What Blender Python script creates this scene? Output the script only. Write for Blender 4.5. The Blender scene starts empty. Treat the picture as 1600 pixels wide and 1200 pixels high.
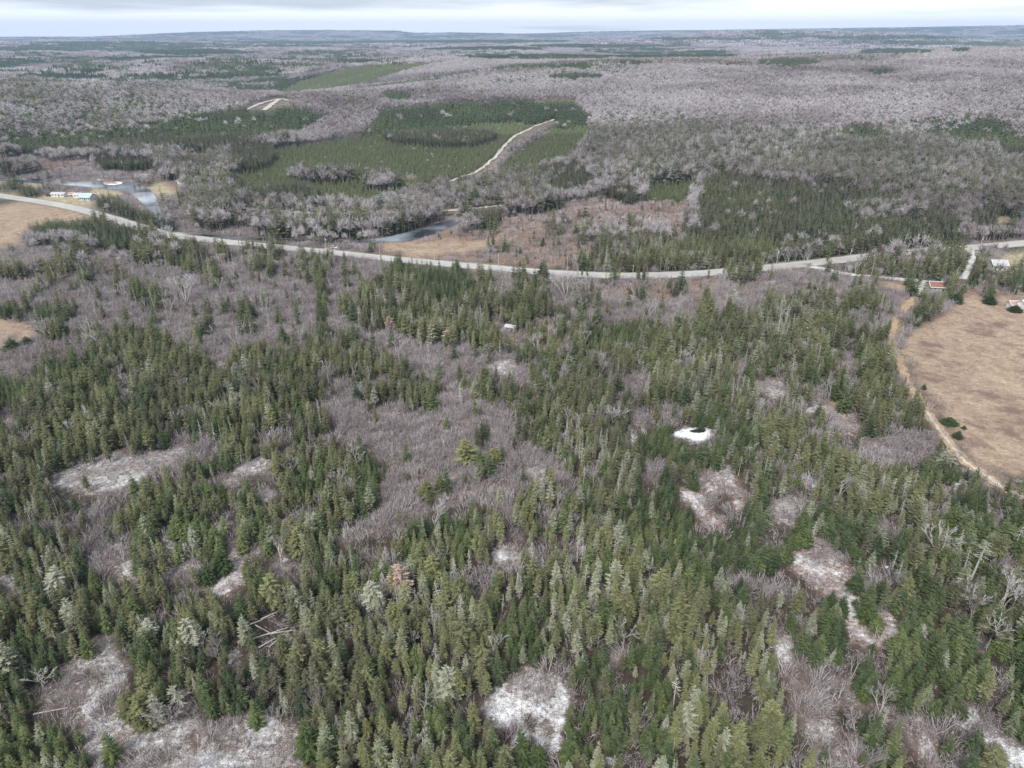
import bpy, math, random
import numpy as np
from mathutils import Vector

R = math.radians
random.seed(7)
rng = np.random.default_rng(11)
scene = bpy.context.scene
COL = scene.collection

# ------------------------------------------------------------------ camera
CAM_H = 120.0
F = 1109.0                       # focal length in pixels of a 1600 px wide frame
PITCH = math.atan(546.0 / F)     # horizon 546 px above the middle
cam_d = bpy.data.cameras.new('camera')
cam_d.sensor_width = 36.0
cam_d.lens = F / 1600.0 * 36.0
cam_d.clip_start = 1.0
cam_d.clip_end = 60000.0
cam = bpy.data.objects.new('camera', cam_d)
COL.objects.link(cam)
cam.location = (0, 0, CAM_H)
cam.rotation_euler = (math.pi / 2 - PITCH, 0, 0)
scene.camera = cam

# ------------------------------------------------------------------ sky, sun, exposure
SUN_EL, SUN_AZ = R(50), R(205)
world = bpy.data.worlds.new('World')
scene.world = world
world.use_nodes = True
wt = world.node_tree
wt.nodes.clear()
wo = wt.nodes.new('ShaderNodeOutputWorld')
wb = wt.nodes.new('ShaderNodeBackground')
wb.inputs['Strength'].default_value = 0.10
sky = wt.nodes.new('ShaderNodeTexSky')
sky.sky_type = 'NISHITA'
sky.sun_disc = False
sky.sun_elevation = SUN_EL
sky.sun_rotation = SUN_AZ
tc = wt.nodes.new('ShaderNodeTexCoord')
sep = wt.nodes.new('ShaderNodeSeparateXYZ')
wt.links.new(tc.outputs['Generated'], sep.inputs[0])
# cloud layer seen in perspective: direction divided by its height above the horizon
zz = wt.nodes.new('ShaderNodeMath'); zz.operation = 'ABSOLUTE'
wt.links.new(sep.outputs['Z'], zz.inputs[0])
zc = wt.nodes.new('ShaderNodeMath'); zc.operation = 'ADD'; zc.inputs[1].default_value = 0.035
wt.links.new(zz.outputs[0], zc.inputs[0])
dv = wt.nodes.new('ShaderNodeVectorMath'); dv.operation = 'DIVIDE'
wt.links.new(tc.outputs['Generated'], dv.inputs[0])
cm = wt.nodes.new('ShaderNodeCombineXYZ')
for i in range(3):
    wt.links.new(zc.outputs[0], cm.inputs[i])
wt.links.new(cm.outputs[0], dv.inputs[1])
cn = wt.nodes.new('ShaderNodeTexNoise')
cn.inputs['Scale'].default_value = 0.10
cn.inputs['Detail'].default_value = 7
cn.inputs['Roughness'].default_value = 0.55
mpn = wt.nodes.new('ShaderNodeMapping')
mpn.inputs['Location'].default_value = (9.3, 0.0, 3.0)
wt.links.new(dv.outputs[0], mpn.inputs[0])
wt.links.new(mpn.outputs[0], cn.inputs['Vector'])
cr = wt.nodes.new('ShaderNodeValToRGB')
cr.color_ramp.elements[0].position = 0.46
cr.color_ramp.elements[0].color = (0.95, 0.98, 1.0, 1)
cr.color_ramp.elements[1].position = 0.60
cr.color_ramp.elements[1].color = (0.46, 0.50, 0.54, 1)
mr = wt.nodes.new('ShaderNodeMapRange'); mr.inputs['From Min'].default_value = 0.018; mr.inputs['From Max'].default_value = 0.05
mr.inputs['To Min'].default_value = -0.10; mr.inputs['To Max'].default_value = 0.13
wt.links.new(zz.outputs[0], mr.inputs['Value'])
ad = wt.nodes.new('ShaderNodeMath'); ad.operation = 'ADD'
wt.links.new(cn.outputs['Fac'], ad.inputs[0]); wt.links.new(mr.outputs[0], ad.inputs[1])
wt.links.new(ad.outputs[0], cr.inputs[0])
cg = wt.nodes.new('ShaderNodeVectorMath'); cg.operation = 'SCALE'
cg.inputs['Scale'].default_value = 5.7
wt.links.new(cr.outputs[0], cg.inputs[0])
mx = wt.nodes.new('ShaderNodeMix'); mx.data_type = 'RGBA'
mx.inputs['Factor'].default_value = 0.92
wt.links.new(sky.outputs[0], mx.inputs[6])
wt.links.new(cg.outputs[0], mx.inputs[7])
wt.links.new(mx.outputs[2], wb.inputs['Color'])
wt.links.new(wb.outputs[0], wo.inputs[0])

sd = bpy.data.lights.new('sun', 'SUN')
sd.energy = 1.5
sd.angle = R(22)
sd.color = (1.0, 0.965, 0.91)
sun = bpy.data.objects.new('sun', sd)
COL.objects.link(sun)
sv = Vector((math.sin(SUN_AZ) * math.cos(SUN_EL), math.cos(SUN_AZ) * math.cos(SUN_EL), math.sin(SUN_EL)))
sun.rotation_euler = sv.to_track_quat('Z', 'Y').to_euler()

scene.view_settings.view_transform = 'Standard'
scene.view_settings.look = 'None'
scene.view_settings.exposure = 1.42
scene.view_settings.gamma = 1.0
scene.view_settings.use_curve_mapping = False
try:
    scene.cycles.max_bounces = 6
    scene.cycles.diffuse_bounces = 3
    scene.cycles.volume_bounces = 1
    scene.cycles.use_denoising = True
    scene.cycles.denoiser = 'OPENIMAGEDENOISE'
    scene.cycles.denoising_input_passes = 'RGB_ALBEDO_NORMAL'
except Exception:
    pass

# ------------------------------------------------------------------ noise
def _hash(ix, iy, s):
    h = (ix.astype(np.int64) * 374761393 + iy.astype(np.int64) * 668265263 + s * 1442695041) & 0xFFFFFFFF
    h = ((h ^ (h >> 13)) * 1274126177) & 0xFFFFFFFF
    h = h ^ (h >> 16)
    return (h & 0xFFFFFF).astype(np.float64) / 0xFFFFFF

def vnoise(x, y, s=0):
    ix = np.floor(x); iy = np.floor(y)
    fx = x - ix; fy = y - iy
    fx = fx * fx * (3 - 2 * fx); fy = fy * fy * (3 - 2 * fy)
    a = _hash(ix, iy, s); b = _hash(ix + 1, iy, s)
    c = _hash(ix, iy + 1, s); d = _hash(ix + 1, iy + 1, s)
    return (a * (1 - fx) + b * fx) * (1 - fy) + (c * (1 - fx) + d * fx) * fy

def fbm(x, y, s=0, o=4):
    v = 0; a = 0.5; t = 0
    for i in range(o):
        v = v + a * vnoise(x * 2 ** i, y * 2 ** i, s + i * 17); t += a; a *= 0.5
    return v / t

def sstep(a, b, x):
    t = np.clip((x - a) / (b - a), 0, 1)
    return t * t * (3 - 2 * t)

# ------------------------------------------------------------------ terrain height
def bump(x, y, az, d, sx, sy, amp):
    cx, cy = d * math.sin(R(az)), d * math.cos(R(az))
    u = (x - cx) / sx; v = (y - cy) / sy
    return amp * np.exp(-(u * u + v * v))

HZX = np.array([-3000, -400, 0, 150, 300, 420, 520, 620, 645, 720, 820, 930, 1030, 1600, 3000], float)
HZY = np.array([58, 57, 57, 57, 52.5, 50.5, 50, 50.5, 53, 52.5, 54, 51.5, 50.5, 46, 46], float)

def height(x, y):
    x = np.asarray(x, float); y = np.asarray(y, float)
    d = np.hypot(x, y)
    far = sstep(620, 1500, d)
    h = far * (54 * (fbm(x / 620, y / 520, 3) - 0.46) + 7 * (fbm(x / 190, y / 190, 8, 3) - 0.5))
    h = h + sstep(1500, 5000, d) * (38 + 60 * (fbm(x / 1900, y / 1100, 21) - 0.45))
    # hardwood hill on the right, its crest about 2 km out
    h = h + bump(x, y, 27, 1950, 1000, 780, 66) + bump(x, y, 38, 1500, 480, 500, 22)
    h = h + bump(x, y, 5, 1500, 420, 260, 34) + bump(x, y, -6, 1180, 260, 160, 14)
    h = h + bump(x, y, -34, 1350, 420, 330, 46)
    h = h + bump(x, y, -14, 2300, 700, 350, 30)
    h = h - bump(x, y, -22, 1750, 330, 420, 16)
    # near knoll relief, only small
    h = h + (1 - sstep(200, 330, d)) * 1.2 * (fbm(x / 28, y / 28, 5) - 0.5)
    # broad mauve hill 6 km out on the right
    h = h + bump(x, y, 19.0, 6300, 1150, 800, 70) + bump(x, y, 29, 7300, 1900, 900, 38)
    # last ridge
    pxa = 800 + np.tan(np.arctan2(x, np.maximum(y, 1))) * F / math.cos(PITCH) * 0.995
    hy = np.interp(pxa, HZX, HZY)
    crest = CAM_H + (54 - hy) / F * 13000 * 1.12
    w = np.exp(-((d - 13000) / 1700.0) ** 2)
    h = h * (1 - w) + crest * w
    return h

# ------------------------------------------------------------------ picture <-> world
cp, sp = math.cos(PITCH), math.sin(PITCH)

def project(x, y, z):
    dz = z - CAM_H
    dep = y * cp - dz * sp
    up = y * sp + dz * cp
    dep = np.maximum(dep, 0.1)
    return 800 + F * x / dep, 600 - F * up / dep, dep

def ground_at(px, py):
    px = float(px); py = float(py)
    a = (px - 800) / F; b = (600 - py) / F
    dx, dy, dz = a, cp + b * sp, -sp + b * cp
    t = np.concatenate([np.arange(60, 1500, 2.0), np.geomspace(1500, 20000, 1500)])
    X, Y, Z = dx * t, dy * t, CAM_H + dz * t
    hh = height(X, Y)
    k = np.argmax(Z < hh)
    if Z[k] >= hh[k]:
        k = len(t) - 1
    lo, hi = t[max(k - 1, 0)], t[k]
    for _ in range(18):
        m = (lo + hi) / 2
        if CAM_H + dz * m < float(height(dx * m, dy * m)): hi = m
        else: lo = m
    return dx * hi, dy * hi, float(height(dx * hi, dy * hi))

# ------------------------------------------------------------------ land cover
# codes: O olive forest, S dark young spruce, L lichened forest, M open mixed wood, B bare brush, W snowy brush
#        R red slash clearing, G straw field, Y shrubby red-brown land, H hardwoods, X hardwood and conifer,
#        P pale green plantation, D dense dark plantation, E grass, N bare (road, water, yard), C snow
CL = 'OSLMBWRGYHXPDENCTV'
IX = {c: i for i, c in enumerate(CL)}
HWY = [(-60, 297), (0, 306), (60, 315), (115, 325), (170, 340), (210, 352), (258, 366), (300, 372), (370, 380), (440, 387), (520, 395),
       (605, 404), (680, 411), (750, 417), (800, 421.5), (860, 426.5), (930, 430), (1000, 431), (1085, 428), (1150, 423),
       (1200, 418.5), (1280, 410), (1340, 403), (1400, 396), (1460, 391), (1520, 387), (1600, 380), (1680, 371)]
SIDE = [(1262, 416), (1285, 420), (1320, 428), (1380, 434.5), (1425, 438), (1450, 441)]
DRIVE = [(1516, 391), (1518, 402), (1518, 412), (1512, 424), (1504, 436), (1499, 445)]
YARD = [(1441, 440), (1441, 448), (1434, 460)]
TRACK = [(1434, 458), (1418, 478), (1402, 498), (1394, 518), (1393, 532), (1398, 548), (1406, 566), (1414, 590), (1428, 614),
         (1445, 640), (1468, 672), (1500, 714), (1532, 738), (1568, 762), (1610, 782)]
TRAIL = [(700, 286), (719, 278), (746, 268), (773, 246), (786, 231), (800, 216), (817, 207), (840, 196), (867, 187)]
RAIL = [(380, 326), (450, 331), (520, 335), (600, 334), (690, 330), (740, 326), (790, 321)]
GRAVEL_A = [(386, 172), (400, 165), (415, 160), (437, 155), (452, 158)]
GRAVEL_B = [(412, 173), (422, 166), (430, 160), (437, 156)]

def ell(cx, cy, rx, ry, c):
    return (c, [(cx + rx * math.cos(a * math.pi / 5), cy + ry * math.sin(a * math.pi / 5)) for a in range(10)])

def strip(pts, w0, c, w1=None):
    w1 = w0 if w1 is None else w1
    up = []; dn = []
    for i, (x, y) in enumerate(pts):
        t = i / max(1, len(pts) - 1); w = w0 + (w1 - w0) * t
        a = pts[max(i - 1, 0)]; b = pts[min(i + 1, len(pts) - 1)]
        dx, dy = b[0] - a[0], b[1] - a[1]; l = math.hypot(dx, dy) or 1
        up.append((x - dy / l * w, y + dx / l * w)); dn.append((x + dy / l * w, y - dx / l * w))
    return (c, up + dn[::-1])

COVER = [
 # ---------------- far side
 ('H', [(-300, -50), (1900, -50), (1900, 440), (-300, 440)]),
 ('X', [(-300, 130), (60, 130), (200, 150), (330, 175), (420, 200), (480, 250), (350, 290), (150, 270), (-300, 270)]),
 ('D', [(210, 205), (300, 190), (380, 172), (440, 168), (520, 185), (470, 215), (380, 232), (330, 252), (270, 250), (190, 240), (60, 248), (0, 240), (0, 215), (110, 215)]),
 ('X', [(915, 200), (1000, 185), (1120, 190), (1200, 200), (1330, 215), (1450, 185), (1900, 190), (1900, 330), (900, 300)]),
 ('X', [(915, 250), (1090, 250), (1090, 300), (915, 300)]),
 ell(1520, 215, 70, 22, 'D'), ell(1345, 215, 40, 16, 'D'), ell(1500, 265, 60, 24, 'X'), ell(1580, 240, 30, 20, 'D'),
 ell(1150, 215, 60, 14, 'X'), ell(960, 225, 40, 22, 'X'),
 ('D', [(540, 238), (600, 175), (700, 165), (820, 160), (900, 165), (930, 195), (780, 215), (660, 225)]),
 ell(620, 155, 24, 9, 'D'), ell(740, 150, 20, 6, 'X'), ell(545, 165, 25, 8, 'X'),
 ('P', [(425, 150), (470, 128), (540, 108), (620, 101), (700, 100), (640, 112), (580, 132), (500, 148), (450, 154)]),
 ell(840, 92, 130, 6, 'D'), ell(1050, 92, 110, 5, 'D'), ell(900, 126, 46, 6, 'D'), ell(950, 108, 30, 6, 'X'), ell(1230, 103, 52, 8, 'D'),
 ell(1350, 98, 26, 6, 'X'), ell(1400, 84, 60, 6, 'D'), ell(1375, 118, 22, 6, 'D'), ell(1500, 84, 16, 4, 'D'), ell(1580, 73, 60, 8, 'P'),
 ell(1130, 62, 120, 2.5, 'D'), ell(1400, 60, 160, 3, 'D'), ell(1480, 70, 100, 3, 'D'), ell(700, 66, 200, 3, 'D'), ell(300, 84, 90, 5, 'D'), ell(60, 78, 90, 4, 'D'),
 ell(210, 70, 130, 3, 'D'), ell(480, 68, 120, 3, 'D'), ell(150, 112, 60, 6, 'X'), ell(760, 78, 100, 3, 'D'), ell(940, 74, 120, 3, 'D'),
 ell(350, 110, 80, 7, 'X'), ell(520, 88, 80, 4, 'X'), ell(240, 140, 70, 12, 'X'),
 ('P', [(330, 285), (350, 262), (450, 232), (600, 212), (700, 200), (790, 192), (850, 195), (800, 230), (770, 250), (740, 270), (700, 287), (650, 302), (590, 328), (450, 326), (380, 312)]),
 ('P', [(860, 205), (920, 196), (925, 215), (900, 250), (830, 272), (760, 280), (800, 245)]),
 ell(870, 162, 40, 5, 'P'), ell(505, 285, 55, 6, 'X'), ell(395, 250, 40, 20, 'D'), ell(445, 310, 60, 12, 'D'), ell(690, 218, 90, 14, 'D'), ell(420, 325, 40, 6, 'D'),
 ell(640, 275, 16, 4, 'Y'), ell(600, 292, 30, 6, 'X'),
 ('D', [(600, 325), (680, 290), (760, 282), (900, 262), (930, 300), (860, 318), (780, 318), (680, 326)]),
 ('X', [(600, 330), (680, 300), (760, 290), (870, 290), (840, 318), (780, 320), (690, 328)]),
 ('X', [(240, 300), (330, 290), (400, 322), (600, 338), (700, 332), (760, 330), (790, 345), (700, 350), (620, 372), (540, 378), (400, 372), (300, 364), (262, 350), (250, 320)]),
 ell(300, 345, 40, 18, 'H'), ell(350, 350, 30, 14, 'H'), ell(480, 352, 26, 12, 'H'), ell(660, 330, 60, 18, 'H'), ell(350, 312, 22, 9, 'H'),
 ('D', [(300, 290), (350, 280), (400, 300), (360, 318), (330, 312)]),
 ('Y', [(740, 360), (800, 335), (880, 322), (940, 308), (1010, 300), (1080, 310), (1075, 380), (1000, 405), (930, 428), (800, 424), (740, 405), (600, 402), (560, 385), (640, 372)]),
 ell(830, 325, 50, 10, 'X'), ell(800, 316, 60, 6, 'H'), ell(1000, 310, 40, 6, 'X'),
 ell(760, 348, 24, 12, 'D'), ell(700, 378, 10, 7, 'M'), ell(760, 372, 25, 6, 'M'), ell(865, 357, 18, 14, 'M'), ell(760, 392, 16, 10, 'M'), ell(905, 340, 8, 6, 'D'),
 ell(875, 355, 14, 14, 'M'), ell(790, 387, 10, 9, 'D'),
 ell(940, 370, 46, 18, 'M'), ell(985, 345, 14, 8, 'S'), ell(1000, 380, 40, 18, 'X'), ell(1020, 365, 24, 16, 'H'), ell(1050, 395, 40, 14, 'M'), ell(970, 310, 26, 7, 'D'),
 ('M', [(930, 375), (1060, 375), (1060, 415), (1000, 418), (930, 405)]),
 ('P', [(1000, 300), (1020, 290), (1095, 283), (1090, 305), (1060, 315), (1010, 316)]),
 ('D', [(1078, 290), (1110, 281), (1200, 290), (1300, 300), (1400, 318), (1480, 338), (1500, 352), (1500, 394), (1400, 392), (1280, 402), (1190, 411), (1100, 413), (1060, 405), (1068, 340)]),
 strip([(1098, 272), (1085, 300), (1078, 330), (1080, 370)], 6, 'H', 9),
 ell(1135, 300, 60, 8, 'D'), ell(1470, 318, 70, 16, 'X'), ell(1555, 355, 46, 22, 'D'), ell(1575, 345, 22, 7, 'G'), ell(1570, 325, 40, 12, 'X'),
 ell(1420, 318, 40, 6, 'H'), ell(1385, 345, 60, 8, 'X'), ell(1250, 390, 60, 8, 'M'),
 # valley floor on the left
 ('B', [(-300, 250), (60, 245), (150, 255), (240, 262), (250, 280), (160, 284), (0, 280), (-300, 280)]),
 ell(90, 258, 60, 8, 'Y'), ell(110, 248, 50, 5, 'H'), ell(25, 268, 40, 9, 'X'), ell(200, 262, 50, 8, 'D'), ell(40, 232, 50, 10, 'D'),
 ell(235, 250, 60, 9, 'X'), ell(305, 243, 40, 4, 'Y'), ell(250, 300, 22, 16, 'E'),
 ('E', [(-300, 278), (0, 280), (60, 286), (110, 300), (135, 292), (170, 286), (200, 300), (180, 312), (150, 320), (135, 332), (110, 322), (60, 312), (-300, 290)]),
 ell(95, 292, 30, 9, 'M'), ell(120, 296, 22, 6, 'B'), ell(20, 290, 22, 9, 'D'), ell(48, 300, 26, 9, 'D'), ell(85, 295, 22, 10, 'M'), ell(10, 314, 26, 5, 'D'),
 ('B', [(195, 298), (212, 306), (228, 322), (240, 340), (225, 335), (200, 322), (185, 312)]),
 ('E', [(235, 284), (264, 282), (282, 302), (274, 308), (250, 298), (240, 294)]),
 ('R', [(262, 288), (270, 270), (290, 292), (280, 302)]),
 ell(225, 283, 12, 8, 'M'), ell(320, 270, 60, 18, 'X'), ell(300, 265, 40, 10, 'D'), ell(335, 300, 26, 14, 'X'),
 ('B', [(255, 300), (300, 318), (340, 330), (400, 345), (400, 372), (330, 368), (270, 352)]),
 ell(300, 325, 30, 8, 'X'), ell(330, 345, 40, 14, 'X'), ell(385, 345, 22, 16, 'M'), ell(440, 340, 40, 16, 'X'),
 ('N', [(-300, 270), (0, 277), (60, 279), (120, 283), (180, 284), (215, 288), (236, 298), (247, 314), (252, 332), (262, 350), (246, 344), (232, 328), (216, 312), (198, 300), (150, 294), (60, 287), (0, 283), (-300, 280)]),
 ('D', [(150, 318), (165, 306), (185, 311), (205, 322), (240, 338), (262, 352), (290, 362), (300, 372), (270, 368), (235, 358), (200, 345), (165, 334), (150, 326)]),
 ('N', [(258, 362), (330, 366), (400, 371), (440, 373), (500, 375), (545, 376), (600, 371), (650, 359), (690, 346), (722, 339), (712, 352), (680, 367), (640, 379), (600, 380), (540, 381), (400, 376), (258, 367)]),
 ('B', [(300, 371), (400, 377), (540, 382), (600, 381), (570, 395), (440, 384), (330, 374)]),
 ell(505, 372, 10, 8, 'M'), ell(475, 372, 7, 5, 'M'), ell(580, 390, 8, 8, 'M'), ell(430, 375, 6, 5, 'M'),
 ('G', [(590, 386), (640, 380), (700, 377), (760, 372), (790, 362), (760, 384), (720, 396), (660, 401), (600, 396)]),
 # ---------------- near side
 ('O', [(-300, 440), (1900, 400), (1900, 1500), (-300, 1500)]),
 ('B', [(-300, 560), (-300, 385), (20, 388), (60, 385), (150, 400), (215, 352), (300, 374), (440, 392), (605, 410), (800, 428), (930, 437), (1085, 435), (1200, 425), (1285, 424),
        (1380, 440), (1440, 445), (1470, 455), (1900, 440), (1900, 560), (1395, 520), (1390, 500), (1340, 490), (1250, 460), (1180, 470), (1130, 500), (1060, 500), (930, 500), (860, 520),
        (800, 560), (700, 600), (620, 570), (560, 520), (500, 520), (440, 540), (370, 535), (300, 548), (250, 525), (170, 540), (60, 560)]),
 ('Y', [(860, 450), (1200, 436), (1200, 450), (1130, 465), (1000, 470), (870, 460)]),
 ('G', [(-300, 318), (0, 318), (60, 318), (105, 325), (136, 341), (120, 350), (60, 352), (42, 365), (38, 376), (18, 386), (-300, 400)]),
 ('M', [(137, 340), (170, 342), (260, 370), (300, 385), (440, 392), (400, 400), (300, 400), (262, 395), (215, 400), (160, 360)]),
 ('S', [(37, 375), (50, 350), (100, 345), (150, 342), (190, 352), (220, 375), (225, 395), (175, 398), (130, 385), (90, 374), (60, 384)]),
 ell(175, 350, 40, 12, 'O'), ell(240, 370, 26, 12, 'O'),
 ell(20, 425, 26, 14, 'O'), ell(60, 420, 24, 12, 'O'), ell(105, 415, 30, 14, 'O'), ell(125, 402, 14, 14, 'O'), ell(97, 391, 12, 6, 'S'), ell(150, 425, 22, 12, 'M'), ell(185, 420, 18, 10, 'M'),
 ell(15, 387, 10, 4, 'S'), ell(225, 400, 16, 14, 'O'), ell(268, 408, 18, 16, 'O'), ell(300, 418, 16, 14, 'O'), ell(330, 430, 16, 18, 'O'), ell(247, 433, 10, 7, 'O'),
 ell(290, 385, 26, 14, 'O'), ell(312, 395, 12, 14, 'O'), ell(350, 400, 13, 12, 'O'), ell(395, 420, 8, 9, 'O'),
 ell(218, 458, 18, 22, 'O'), ell(248, 470, 20, 22, 'O'), ell(185, 457, 5, 9, 'S'), ell(8, 482, 13, 16, 'S'), ell(35, 488, 13, 13, 'O'), ell(72, 491, 22, 16, 'S'), ell(82, 518, 24, 12, 'O'),
 ell(105, 485, 20, 18, 'M'), ell(20, 538, 12, 12, 'S'), ell(42, 530, 8, 7, 'S'), ell(106, 506, 7, 6, 'S'), ell(38, 465, 10, 14, 'M'), ell(130, 440, 12, 10, 'O'), ell(85, 442, 16, 10, 'M'),
 ell(150, 535, 20, 20, 'O'), ell(150, 500, 9, 7, 'M'), ell(180, 505, 14, 9, 'M'), ell(215, 525, 24, 14, 'O'), ell(180, 540, 20, 22, 'O'), ell(250, 545, 22, 14, 'O'), ell(310, 515, 18, 24, 'O'),
 ell(270, 503, 10, 7, 'O'), ell(325, 487, 8, 13, 'O'), ell(380, 487, 19, 14, 'O'), ell(398, 515, 16, 13, 'M'), ell(500, 485, 12, 14, 'S'), ell(505, 515, 16, 14, 'S'), ell(470, 515, 6, 8, 'S'),
 ell(420, 405, 20, 20, 'O'), ell(455, 408, 20, 18, 'O'), ell(510, 410, 16, 22, 'O'), ell(485, 420, 20, 26, 'M'), ell(505, 450, 12, 15, 'O'), ell(430, 400, 24, 12, 'O'),
 ell(422, 428, 13, 8, 'M'), ell(505, 430, 14, 10, 'M'),
 ('O', [(560, 480), (570, 450), (600, 430), (608, 405), (625, 400), (650, 412), (700, 415), (745, 425), (775, 440), (800, 460), (850, 470), (880, 500), (860, 520), (800, 520), (770, 500), (740, 520),
        (700, 540), (640, 530), (600, 510), (570, 500)]),
 ('S', [(606, 430), (612, 406), (690, 414), (740, 430), (760, 470), (700, 490), (650, 480), (640, 450), (600, 455)]),
 ell(605, 468, 26, 10, 'W'), ell(630, 482, 10, 5, 'W'), ell(595, 455, 18, 10, 'M'), ell(560, 490, 20, 14, 'L'), ell(540, 480, 12, 12, 'L'), ell(695, 500, 30, 16, 'L'), ell(585, 505, 20, 20, 'L'), ell(755, 425, 20, 10, 'Y'),
 ell(740, 530, 26, 20, 'O'), ell(775, 540, 28, 22, 'O'), ell(660, 530, 30, 18, 'L'), ell(705, 530, 14, 14, 'L'), ell(795, 512, 9, 8, 'C'), ell(805, 525, 14, 10, 'Y'),
 ell(650, 555, 50, 10, 'B'), ell(830, 470, 30, 24, 'O'), ell(815, 440, 20, 14, 'M'), ell(880, 440, 26, 22, 'B'),
 ell(912, 420, 20, 16, 'M'), ell(945, 443, 8, 12, 'O'), ell(998, 418, 8, 20, 'O'), ell(1005, 455, 9, 20, 'O'), ell(910, 475, 16, 18, 'O'), ell(935, 475, 9, 12, 'O'), ell(880, 490, 12, 10, 'S'),
 ell(1055, 450, 13, 14, 'O'), ell(820, 492, 22, 22, 'O'), ell(852, 460, 12, 18, 'O'),
 ('S', [(925, 512), (960, 500), (1010, 508), (1070, 520), (1080, 560), (1050, 575), (960, 580), (925, 570), (915, 545)]),
 ('O', [(895, 560), (1000, 550), (1080, 500), (1120, 480), (1150, 500), (1200, 520), (1230, 560), (1240, 600), (1180, 660), (1100, 660), (1000, 640), (930, 600)]),
 ell(1100, 420, 14, 18, 'O'), ell(1155, 420, 34, 20, 'L'), ell(1120, 520, 22, 16, 'O'), ell(1100, 485, 22, 10, 'M'), ell(1180, 500, 24, 22, 'L'), ell(1145, 560, 20, 16, 'M'), ell(1080, 565, 20, 8, 'B'),
 ell(1180, 475, 20, 16, 'B'), ell(1130, 455, 16, 12, 'B'), ell(1210, 470, 14, 18, 'M'), ell(990, 600, 26, 12, 'B'), ell(1000, 585, 22, 8, 'B'),
 ('M', [(840, 520), (900, 520), (900, 580), (870, 620), (820, 600), (790, 570), (800, 540)]),
 ell(850, 505, 16, 10, 'Y'), ell(865, 545, 16, 20, 'O'), ell(815, 580, 18, 14, 'B'), ell(790, 575, 26, 10, 'W'), ell(855, 600, 14, 20, 'M'),
 ell(1160, 600, 20, 10, 'M'), ell(1200, 600, 26, 12, 'W'), ell(1100, 600, 20, 8, 'M'), ell(1150, 580, 14, 10, 'B'),
 ('O', [(1230, 470), (1260, 440), (1290, 450), (1300, 470), (1340, 455), (1370, 445), (1385, 470), (1400, 490), (1380, 500), (1350, 500), (1340, 520), (1390, 525), (1400, 560), (1420, 600), (1440, 640),
        (1450, 670), (1380, 680), (1350, 676), (1340, 650), (1300, 625), (1230, 610), (1225, 540)]),
 ell(1355, 470, 10, 18, 'S'), ell(1385, 480, 14, 12, 'O'), ell(1340, 505, 30, 10, 'B'), ell(1370, 500, 24, 10, 'B'), ell(1275, 450, 20, 8, 'B'), ell(1320, 445, 20, 8, 'B'), ell(1310, 455, 16, 6, 'G'),
 ('G', [(1368, 444), (1420, 443), (1422, 455), (1405, 462), (1378, 460)]),
 ell(1425, 452, 9, 9, 'S'), ell(1400, 478, 14, 14, 'B'),
 # sunken trees and yards along the road on the right
 ('M', [(1338, 415), (1345, 398), (1400, 392), (1440, 392), (1500, 385), (1512, 392), (1512, 420), (1500, 440), (1470, 452), (1440, 436), (1380, 430)]),
 ell(1362, 412, 24, 13, 'O'), ell(1400, 412, 18, 14, 'X'), ell(1445, 412, 22, 20, 'X'), ell(1480, 405, 16, 24, 'O'), ell(1500, 400, 12, 30, 'O'), ell(1455, 430, 22, 16, 'O'), ell(1420, 405, 12, 12, 'H'),
 ('E', [(1516, 392), (1560, 398), (1600, 392), (1700, 392), (1700, 440), (1590, 436), (1568, 420), (1545, 400), (1525, 402)]),
 ell(1540, 402, 22, 9, 'H'), ell(1585, 388, 24, 8, 'D'), ell(1530, 428, 20, 18, 'O'), ell(1545, 420, 8, 14, 'O'), ell(1570, 430, 30, 14, 'M'), ell(1590, 425, 20, 14, 'M'), ell(1590, 450, 18, 16, 'S'), ell(1545, 440, 26, 12, 'M'),
 ell(1557, 412, 14, 11, 'N'), ell(1462, 448, 18, 8, 'N'),
 ('Y', [(1500, 445), (1600, 455), (1700, 470), (1700, 480), (1560, 462), (1500, 465), (1470, 470)]),
 ('G', [(1700, 470), (1560, 462), (1500, 464), (1470, 482), (1455, 492), (1422, 506), (1413, 540), (1417, 570), (1430, 595), (1450, 620), (1470, 650), (1495, 680), (1512, 700), (1530, 722), (1560, 738), (1590, 742), (1700, 735)]),
 ell(1445, 478, 22, 20, 'O'), ell(1430, 500, 14, 10, 'O'), ell(1492, 462, 11, 9, 'S'), ell(1546, 465, 11, 7, 'S'), ell(1590, 478, 15, 10, 'N'), ell(1470, 462, 12, 10, 'M'),
 # clearings and brush of the near wood
 ('B', [(-20, 550), (50, 548), (56, 570), (40, 582), (-20, 585)]), ell(342, 555, 32, 14, 'B'), ell(460, 550, 26, 16, 'M'), ell(195, 605, 20, 24, 'M'), ell(197, 615, 12, 10, 'W'), ell(278, 632, 16, 7, 'W'), ell(280, 690, 8, 20, 'B'), ell(8, 655, 20, 14, 'B'),
 ('G', [(-300, 490), (0, 495), (30, 497), (58, 507), (60, 520), (44, 534), (30, 546), (0, 548), (-300, 560)]),
 ell(72, 515, 16, 10, 'S'), ell(20, 538, 12, 11, 'S'),
 ('W', [(66, 748), (110, 722), (200, 706), (290, 700), (292, 722), (240, 732), (205, 765), (130, 772), (75, 758)]),
 ('W', [(345, 745), (372, 722), (400, 716), (425, 722), (420, 740), (380, 748), (350, 765)]), ell(410, 725, 16, 8, 'W'), ell(437, 615, 12, 6, 'W'), ell(415, 770, 14, 10, 'W'), ell(300, 762, 14, 10, 'M'),
 ('B', [(515, 645), (550, 625), (590, 632), (640, 645), (668, 642), (690, 612), (712, 600), (738, 622), (800, 632), (806, 690), (850, 716), (888, 728), (884, 748), (812, 742), (800, 775), (790, 808),
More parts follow.
